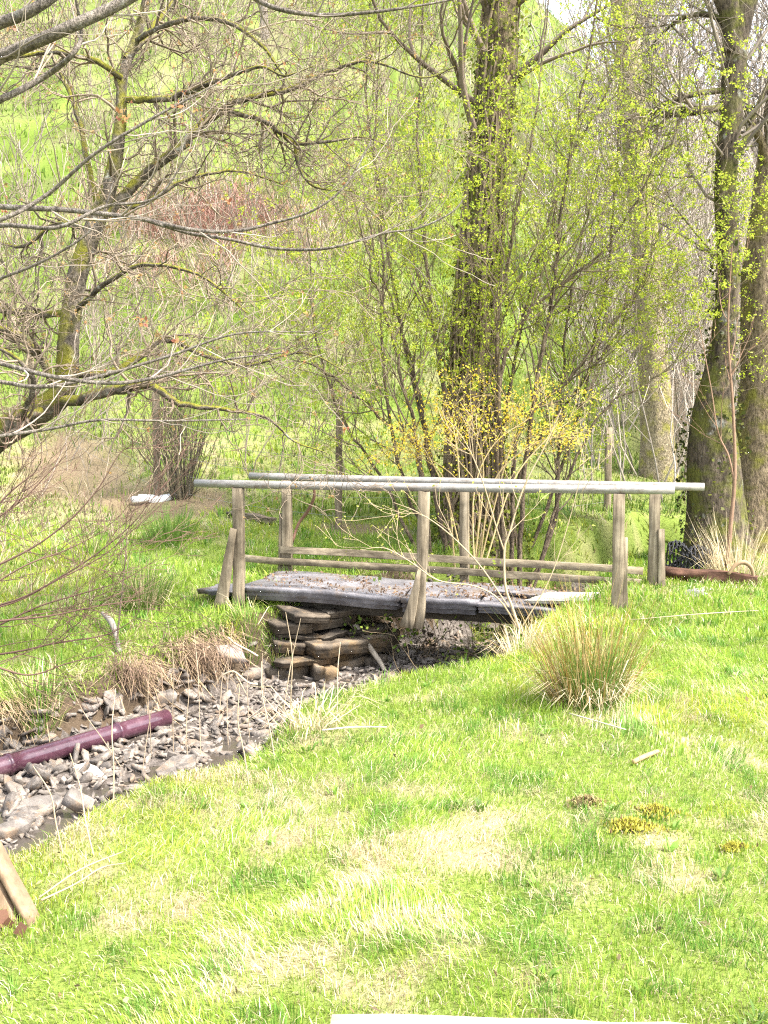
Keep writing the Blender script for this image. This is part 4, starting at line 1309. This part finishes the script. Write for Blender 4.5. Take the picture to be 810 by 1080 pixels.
sapling('red_sapling', [([(766, 614), (770, 560), (775, 500), (773, 430), (768, 350), (772, 260)], .030, .006), ([(774, 505), (768, 480), (757, 455), (750, 410), (735, 330)], .013, .004)], 10.3, (.24, .15, .10), 'thin red brown sapling standing in front of the swollen mossy trunk', 6, .6, (.4, .42, .06))
sapling('pale_sapling', [([(549, 668), (540, 640), (533, 618), (532, 580), (538, 560), (552, 515), (575, 470), (592, 432)], .013, .0035), ([(532, 582), (524, 558), (508, 505), (490, 465), (470, 440)], .007, .0025),
                         ([(546, 662), (526, 632), (500, 618), (462, 612), (432, 592), (405, 578), (380, 580)], .0075, .0025), ([(536, 640), (505, 595), (470, 560), (440, 540), (415, 530)], .007, .0025),
                         ([(549, 664), (580, 610), (600, 550), (618, 480)], .006, .002)],
        7.75, (.40, .31, .19), 'pale slender sapling with arching stems in front of the footbridge', 7, .35, (.42, .44, .08))
sapling('young_shoot', [([(122, 690), (127, 640), (132, 590), (134, 560)], .008, .003)], 8.2, (.16, .12, .09), 'single thin dark shoot standing on the far bank beside the whitish dead branch', 4, .2)

# dark fan shaped bush beyond the bridge
bb = empty('dark_bush', G(192, 526), 'dark leafless fan shaped bush growing at the foot of the fence post', 'bush')
br_, tips = [], []; c0 = G(192, 526)
o = dict(OT, wig=.13, up=.35, n=6, kids=[3], ang=(.15, .5), rmax=.006, rmin=.003, len=(.4, .7))
for i in range(70):
    a = random.uniform(0, 6.28); t_ = abs(random.gauss(0, .42))
    d = Vector((math.cos(a) * t_, math.sin(a) * t_, 1))
    grow(br_, tips, c0 + np.array([math.cos(a) * .14 * random.random() * 1.5, math.sin(a) * .14, 0]), d, random.uniform(.7, 1.7), random.uniform(.005, .011), 1, o)
mb = MB(); tubes(mb, br_, 4, (.12, .10, .065), .4); mb.build('stems', M['twig'], bb)

# ================================================================== RUSHES AND STALKS
def rush(name, c, n, h, spread, cols, label, skirt=0, green=0, w=.006, grp=None, bias=0):
    r_ = empty(name, c, label, 'rush clump', grp)
    a = rng.random(n) * 6.283; rr = np.sqrt(rng.random(n)) * spread
    x, y = c[0] + np.cos(a) * rr, c[1] + np.sin(a) * rr
    z = terrain(x, y)[0] - .01
    col = np.array(cols)[rng.integers(0, len(cols), n)] * rng.uniform(.7, 1.25, (n, 1))
    mb = MB()
    blades(mb, np.stack([x, y, z], 1), h * rng.uniform(.45, 1.1, n), w * rng.uniform(.6, 1.3, n), np.abs(rng.normal(.10, .17, n)) + rr / spread * .50 + (rng.random(n) < .08) * .6, col, np.where(rng.random(n) < bias, np.pi + rng.normal(0, .7, n), a + rng.normal(0, .5, n)), curl=.75)
    mb.build('stems', M['straw'], r_)
    if green:
        a = rng.random(green) * 6.283; rr = np.sqrt(rng.random(green)) * spread * .8
        mb = MB(); x, y = c[0] + np.cos(a) * rr, c[1] - .04 + np.sin(a) * rr
        blades(mb, np.stack([x, y, terrain(x, y)[0]], 1), h * rng.uniform(.25, .5, green), np.full(green, w), rng.uniform(.1, .6, green), np.array([[.10, .21, .03]]) * rng.uniform(.6, 1.3, (green, 1)), a)
        mb.build('green_shoots', M['grass'], r_)
    if skirt:
        a = rng.random(skirt) * 6.283; rr = spread * rng.uniform(.5, 1.25, skirt)
        x, y = c[0] + np.cos(a) * rr, c[1] + np.sin(a) * rr
        mb = MB(); blades(mb, np.stack([x, y, terrain(x, y)[0] + rng.uniform(.01, .10, skirt)], 1), rng.uniform(.15, .42, skirt), np.full(skirt, w), rng.uniform(1.3, 2.3, skirt), STRAW[rng.integers(0, 4, skirt)] * rng.uniform(.6, 1.1, (skirt, 1)), a + rng.normal(0, .7, skirt))
        mb.build('dead_skirt', M['straw'], r_)
    return r_


c0 = G(620, 742)
rush('rush_clump', c0, 500, .80, .20, [(.27, .155, .045), (.34, .22, .08), (.17, .14, .035), (.13, .18, .03), (.40, .30, .14)], 'big golden rush clump with straw skirt on the lawn in front of the bridge', 300, 420, .0046, bias=.36)
rush('rush_clump', G(150, 640), 420, .50, .20, [(.08, .15, .025), (.12, .19, .03), (.40, .34, .18)], 'dark green rush clump on the far bank, front one of two', 60, 0, .008)
rush('rush_clump', G(178, 572), 320, .50, .28, [(.10, .18, .03), (.14, .22, .04)], 'green rush clump behind the other one, below the dark bush', 0, 0, .009)
rush('dry_grass_tuft', G(752, 612) + np.array([.35, .25, 0]), 240, .75, .3, [(.50, .41, .25), (.56, .46, .3)], 'arching dry grass tuft at the foot of the broad tan tree', 60, 0, .007)
rush('dry_grass_tuft', G(550, 688), 90, .30, .16, [(.56, .48, .32), (.48, .40, .25)], 'bleached dry grass tuft behind the golden rush clump', 60, 0, .006)
rush('dry_grass_tuft', G(328, 770), 90, .10, .14, [(.56, .48, .32), (.48, .40, .25)], 'small bleached grass mound hanging over the stream edge', 90, 0, .005)

rush('grass_tussock', G(40, 745), 260, .30, .16, [(.12, .24, .03), (.16, .28, .03), (.40, .33, .16)], 'lush green grass tussock hanging over the cut bank above the maroon pipe', 40, 0, .006)
rush('grass_tussock', P(292, 668, 9.0), 160, .22, .10, [(.12, .24, .03), (.16, .28, .03), (.30, .26, .10)], 'green grass tussock growing over the nearest corner of the stone abutment', 20, 0, .006)
rush('grass_tussock', G(262, 668), 200, .26, .14, [(.12, .24, .03), (.16, .28, .03), (.30, .26, .10)], 'small green grass tussock tucked against the stone abutment', 20, 0, .006)
# dry upright stalks along the near edge of the stream
ST = [(181, 795, 655), (197, 800, 690), (213, 802, 668), (240, 790, 672), (262, 780, 690), (289, 802, 700), (296, 760, 640), (308, 775, 640), (352, 730, 640), (262, 830, 720), (232, 770, 690), (130, 812, 690), (160, 800, 700), (100, 905, 795), (64, 900, 800), (280, 770, 690), (150, 820, 740), (120, 850, 730)]
src = None
for i, (px, y0, y1) in enumerate(ST):
    g = G(px + random.uniform(-3, 3), max(y0, 770))
    dn = terrain(g[:1], g[1:2])[1][0]
    hgt = (y0 - y1) / 1008 * g[1] * 1.05
    p = [(0, 0, -.03), (random.gauss(0, .006), 0, .33), (random.gauss(0, .014), random.gauss(0, .012), .66), (random.gauss(0, .03), random.gauss(0, .025), 1.0)]
    if src is None or i < 5:
        pp, rr_ = smoothline(p, [.0036, .0034, .003, .0018], 5); mb = MB(); tubes(mb, [(pp, rr_)], 5, (.40, .31, .21), .1); o = mb.build('dead_stalk', M['twig']); src = o
    else:
        o = src.copy(); COL.objects.link(o); o.rotation_euler = (random.gauss(0, .12), random.gauss(0, .14), random.uniform(0, 6))
    o.location = tuple(g); o.scale = (1, 1, max(hgt, .25))
    tag(o, 'thin upright dead stalk rising from the grassy edge of the stream', 'dead stalk', 'dead stalks along the stream edge')

# pale roots over the cut bank
RT = [([(183, 706), (195, 696), (210, 688), (222, 682)], 'straight pale root leaning over the top of the cut bank'), ([(205, 738), (220, 734), (227, 722), (234, 713), (245, 708), (252, 712), (262, 720), (272, 722)], 'pale looping root hanging over the cut bank above the rubble'),
      ([(240, 672), (250, 680), (262, 686), (272, 692)], 'straw coloured root lying beside the angular grey stone')]
for L, lab in RT:
    stick('root', [P(a, b, 8.3) for a, b in L], [.009] * len(L), lab, 'root', (.46, .38, .27))
for (px, py, Y, lab) in ((213, 684, 8.35, 'shaggy brown root mat hanging from the bank left of the angular grey stone'), (140, 700, 7.75, 'shaggy brown root mat hanging from the bank above the maroon pipe')):
    c0 = P(px, py, Y); c0[2] = tz(c0[0], c0[1]) if False else c0[2]
    n = 340; a = rng.random(n) * 6.283
    mb = MB(); b_ = c0 + np.stack([rng.normal(0, .13, n), rng.normal(-.02, .06, n), rng.normal(.0, .06, n)], 1)
    blades(mb, b_, rng.uniform(.08, .36, n), rng.uniform(.003, .007, n), rng.uniform(1.4, 3.0, n), np.array([[.22, .15, .10]]) * rng.uniform(.4, 1.5, (n, 1)), rng.normal(-1.2, .8, n), curl=.9)
    tag(mb.build('root_mat', M['straw'], origin=tuple(c0)), lab, 'root mat')

# brambles below the deck
bk = empty('bramble', P(470, 680, 9.6), 'leafy green bramble growing out of the dark gap below the deck', 'bramble')
br_, tips = [], []; o = dict(OT, wig=.3, up=.0, n=6, kids=[3], ang=(.3, 1.0), rmax=.004, rmin=.002)
for i in range(34):
    q = P(random.uniform(385, 545), 690, random.uniform(9.0, 10.6)); q[2] = tz(q[0], q[1])
    grow(br_, tips, q, Vector((random.gauss(0, .7), random.gauss(-.2, .4), 1)), random.uniform(.3, .7), .005, 1, o)
mb = MB(); tubes(mb, br_, 4, (.20, .15, .09), .3); mb.build('stems', M['twig'], bk)
q = np.repeat(np.array([t[0] for t in tips]), 4, 0); q = q + rng.normal(0, .04, q.shape); n = len(q)
mb = MB(); leaves(mb, q, rng.uniform(.03, .06, n), np.array([[.16, .24, .04], [.24, .30, .05], [.10, .15, .03]])[rng.integers(0, 3, n)], .1, .4); mb.build('leaves', M['leaf'], bk)

# ================================================================== HILLSIDE VEGETATION
mb = MB(); n = 5200
c0 = G(222, 245); x = c0[0] + rng.normal(0, 1.7, n); y = c0[1] + rng.normal(0, 1.5, n)
ok = fbm(x, y, 3, 3) > .38; x, y = x[ok], y[ok]; n = len(x); z = terrain(x, y)[0]
blades(mb, np.stack([x, y, z], 1), rng.uniform(.5, 1.2, n), rng.uniform(.012, .026, n), rng.uniform(.7, 2.0, n), np.array([[.30, .165, .125], [.37, .235, .185], [.24, .13, .10]])[rng.integers(0, 3, n)] * rng.uniform(.7, 1.3, (n, 1)))
tag(mb.build('dead_bracken', M['straw']), kind='stuff')

# tangled leafless scrub: a wood edge on the right, thinner on the hill
mb = MB(); polys = []; tips = []
o = dict(OT, n=5, wig=.20, up=.4, kids=[3, 3], ang=(.3, .9), rmin=.004, rmax=.02, len=(.4, .7))
def scrub(nst, a0, a1, y0, y1, h0, h1, r0, lvl=2, seed=0):
    out = []
    x, y = wedge(nst, y0, y1, a0, a1); z = terrain(x, y)[0]
    for i in range(nst):
        oo = dict(o, rmin=.00038 * y[i])
        grow(out, tips, (x[i], y[i], z[i] - .05), Vector((random.gauss(0, .25), random.gauss(0, .25), 1)), random.uniform(h0, h1), r0 * random.uniform(.6, 1.3), lvl, oo)
    return out
S1 = scrub(520, .215, .62, 14.5, 26, 1.8, 4.5, .018); S2 = scrub(330, .20, .66, 26, 50, 3, 7.5, .035)
tubes(mb, S1, 3, (.38, .325, .27), .4); tubes(mb, S2, 3, (.40, .35, .31), .4)
tag(mb.build('scrub_thicket', M['twig']), kind='stuff'); print('scrub', len(S1), len(S2))
mb = MB(); S3_ = scrub(150, -.52, -.04, 14, 26, .8, 3.0, .012) + scrub(190, -.5, .14, 26, 56, 1.4, 4.5, .022)
tubes(mb, S3_, 3, (.27, .22, .17), .4); tag(mb.build('hillside_scrub', M['twig']), kind='stuff')
# twiggy dead stems low on the far slope, left of the bridge
mb = MB(); S4 = scrub(90, -.52, -.27, 9.0, 14, .15, .5, .005, 1)
tubes(mb, S4, 3, (.36, .28, .20), .4); tag(mb.build('dead_stems', M['twig']), kind='stuff')

# bare trees of the wood up the right hand slope, and a few along the hilltop
def bare_proto(seed, H):
    random.seed(seed)
    r_ = bpy.data.objects.new('bare_tree', None); COL.objects.link(r_); r_['_w'] = [0, 0, 0]
    pts = [(0, 0, -.3), (random.gauss(0, .1), 0, H * .25), (random.gauss(0, .3), random.gauss(0, .2), H * .55), (random.gauss(0, .5), random.gauss(0, .3), H * .8), (random.gauss(0, .6), 0, H)]
    mb = MB(); p, r = trunk_mesh(mb, pts, [.24, .19, .14, .08, .03], 9, 5, .08, seed, .2); mb.build('trunk', M['greybark'], r_, smooth=True)
    br_, t_ = [], []
    o = dict(OT, n=5, wig=.2, up=.5, kids=[4, 4, 4], rmax=.06, rmin=.009, ang=(.4, 1.0), len=(.4, .7))
    sprout(br_, t_, p[4:], r[4:], 26, H * .33, 2, o)
    mb = MB(); tubes(mb, br_, 3, (.31, .265, .235), .3); mb.build('crown', M['twig'], r_)
    return r_
protos = [bare_proto(301, 10), bare_proto(302, 11.5), bare_proto(303, 9)]
random.seed(77)
def place(i, pr, x, y, sc, lab, grp):
    o = pr if pr.get('label') is None else None
    if o is None:
        o = pr.copy(); COL.objects.link(o)
        for ch in pr.children:
            c = ch.copy(); COL.objects.link(c); c.parent = o
    o.location = (x, y, tz(x, y)); o.rotation_euler = (0, 0, random.uniform(0, 6.28)); o.scale = (sc, sc, sc)
    tag(o, lab, 'tree', grp)
spots = []
while len(spots) < 21:
    y = random.uniform(24, 54); a = random.uniform(.235, .56)
    if all((a * y - s[0]) ** 2 + (y - s[1]) ** 2 > 6 for s in spots): spots.append((a * y, y))
for i, (x, y) in enumerate(spots):
    place(i, protos[i % 3], x, y, random.uniform(.75, 1.25), 'bare grey tree in the leafless wood on the slope beyond the meadow', 'bare trees of the wood on the slope')
for i, (px, y) in enumerate([(240, 52), (283, 46), (120, 55), (35, 50), (420, 56), (180, 60), (520, 58), (-60, 52), (335, 60)]):
    x = P(px, 300, y)[0]
    place(i, protos[i % 3], x, y, random.uniform(.6, .95), 'bare tree standing on the open upper hillside', 'bare trees on the upper hillside')

# ================================================================== LIGHT
SUN_EL, SUN_AZ = R(56), R(118)           # azimuth from the view direction towards the right
sd_ = bpy.data.lights.new('sun', 'SUN'); sd_.energy = 2.4; sd_.angle = R(6); sd_.color = (1.0, .95, .87)
so = bpy.data.objects.new('sun', sd_); COL.objects.link(so)
v = Vector((math.sin(SUN_AZ) * math.cos(SUN_EL), math.cos(SUN_AZ) * math.cos(SUN_EL), math.sin(SUN_EL)))
so.rotation_euler = v.to_track_quat('Z', 'Y').to_euler()
w = bpy.data.worlds.new('World'); SC.world = w; w.use_nodes = True
nt = w.node_tree; nt.nodes.clear()
sk = nt.nodes.new('ShaderNodeTexSky'); sk.sky_type = 'NISHITA'; sk.sun_disc = False
sk.sun_elevation = SUN_EL; sk.sun_rotation = SUN_AZ; sk.air_density = 1.0; sk.dust_density = 2.5; sk.ozone_density = 1.0
bg = nt.nodes.new('ShaderNodeBackground'); bg.inputs[1].default_value = .15
ow = nt.nodes.new('ShaderNodeOutputWorld')
hs = nt.nodes.new('ShaderNodeHueSaturation'); hs.inputs['Saturation'].default_value = .45
nt.links.new(sk.outputs[0], hs.inputs['Color']); nt.links.new(hs.outputs[0], bg.inputs[0]); nt.links.new(bg.outputs[0], ow.inputs[0])
vs = SC.view_settings
vs.view_transform = 'Standard'; vs.look = 'None'; vs.exposure = 2.58; vs.gamma = 1.0; vs.use_curve_mapping = False
SC.cycles.max_bounces = 5; SC.cycles.diffuse_bounces = 3; SC.cycles.glossy_bounces = 2; SC.cycles.transmission_bounces = 3; SC.cycles.transparent_max_bounces = 4
SC.cycles.use_denoising = False
SC.cycles.pixel_filter_type = 'BLACKMAN_HARRIS'; SC.cycles.filter_width = 1.2
SC.cycles.sample_clamp_indirect = 4.0
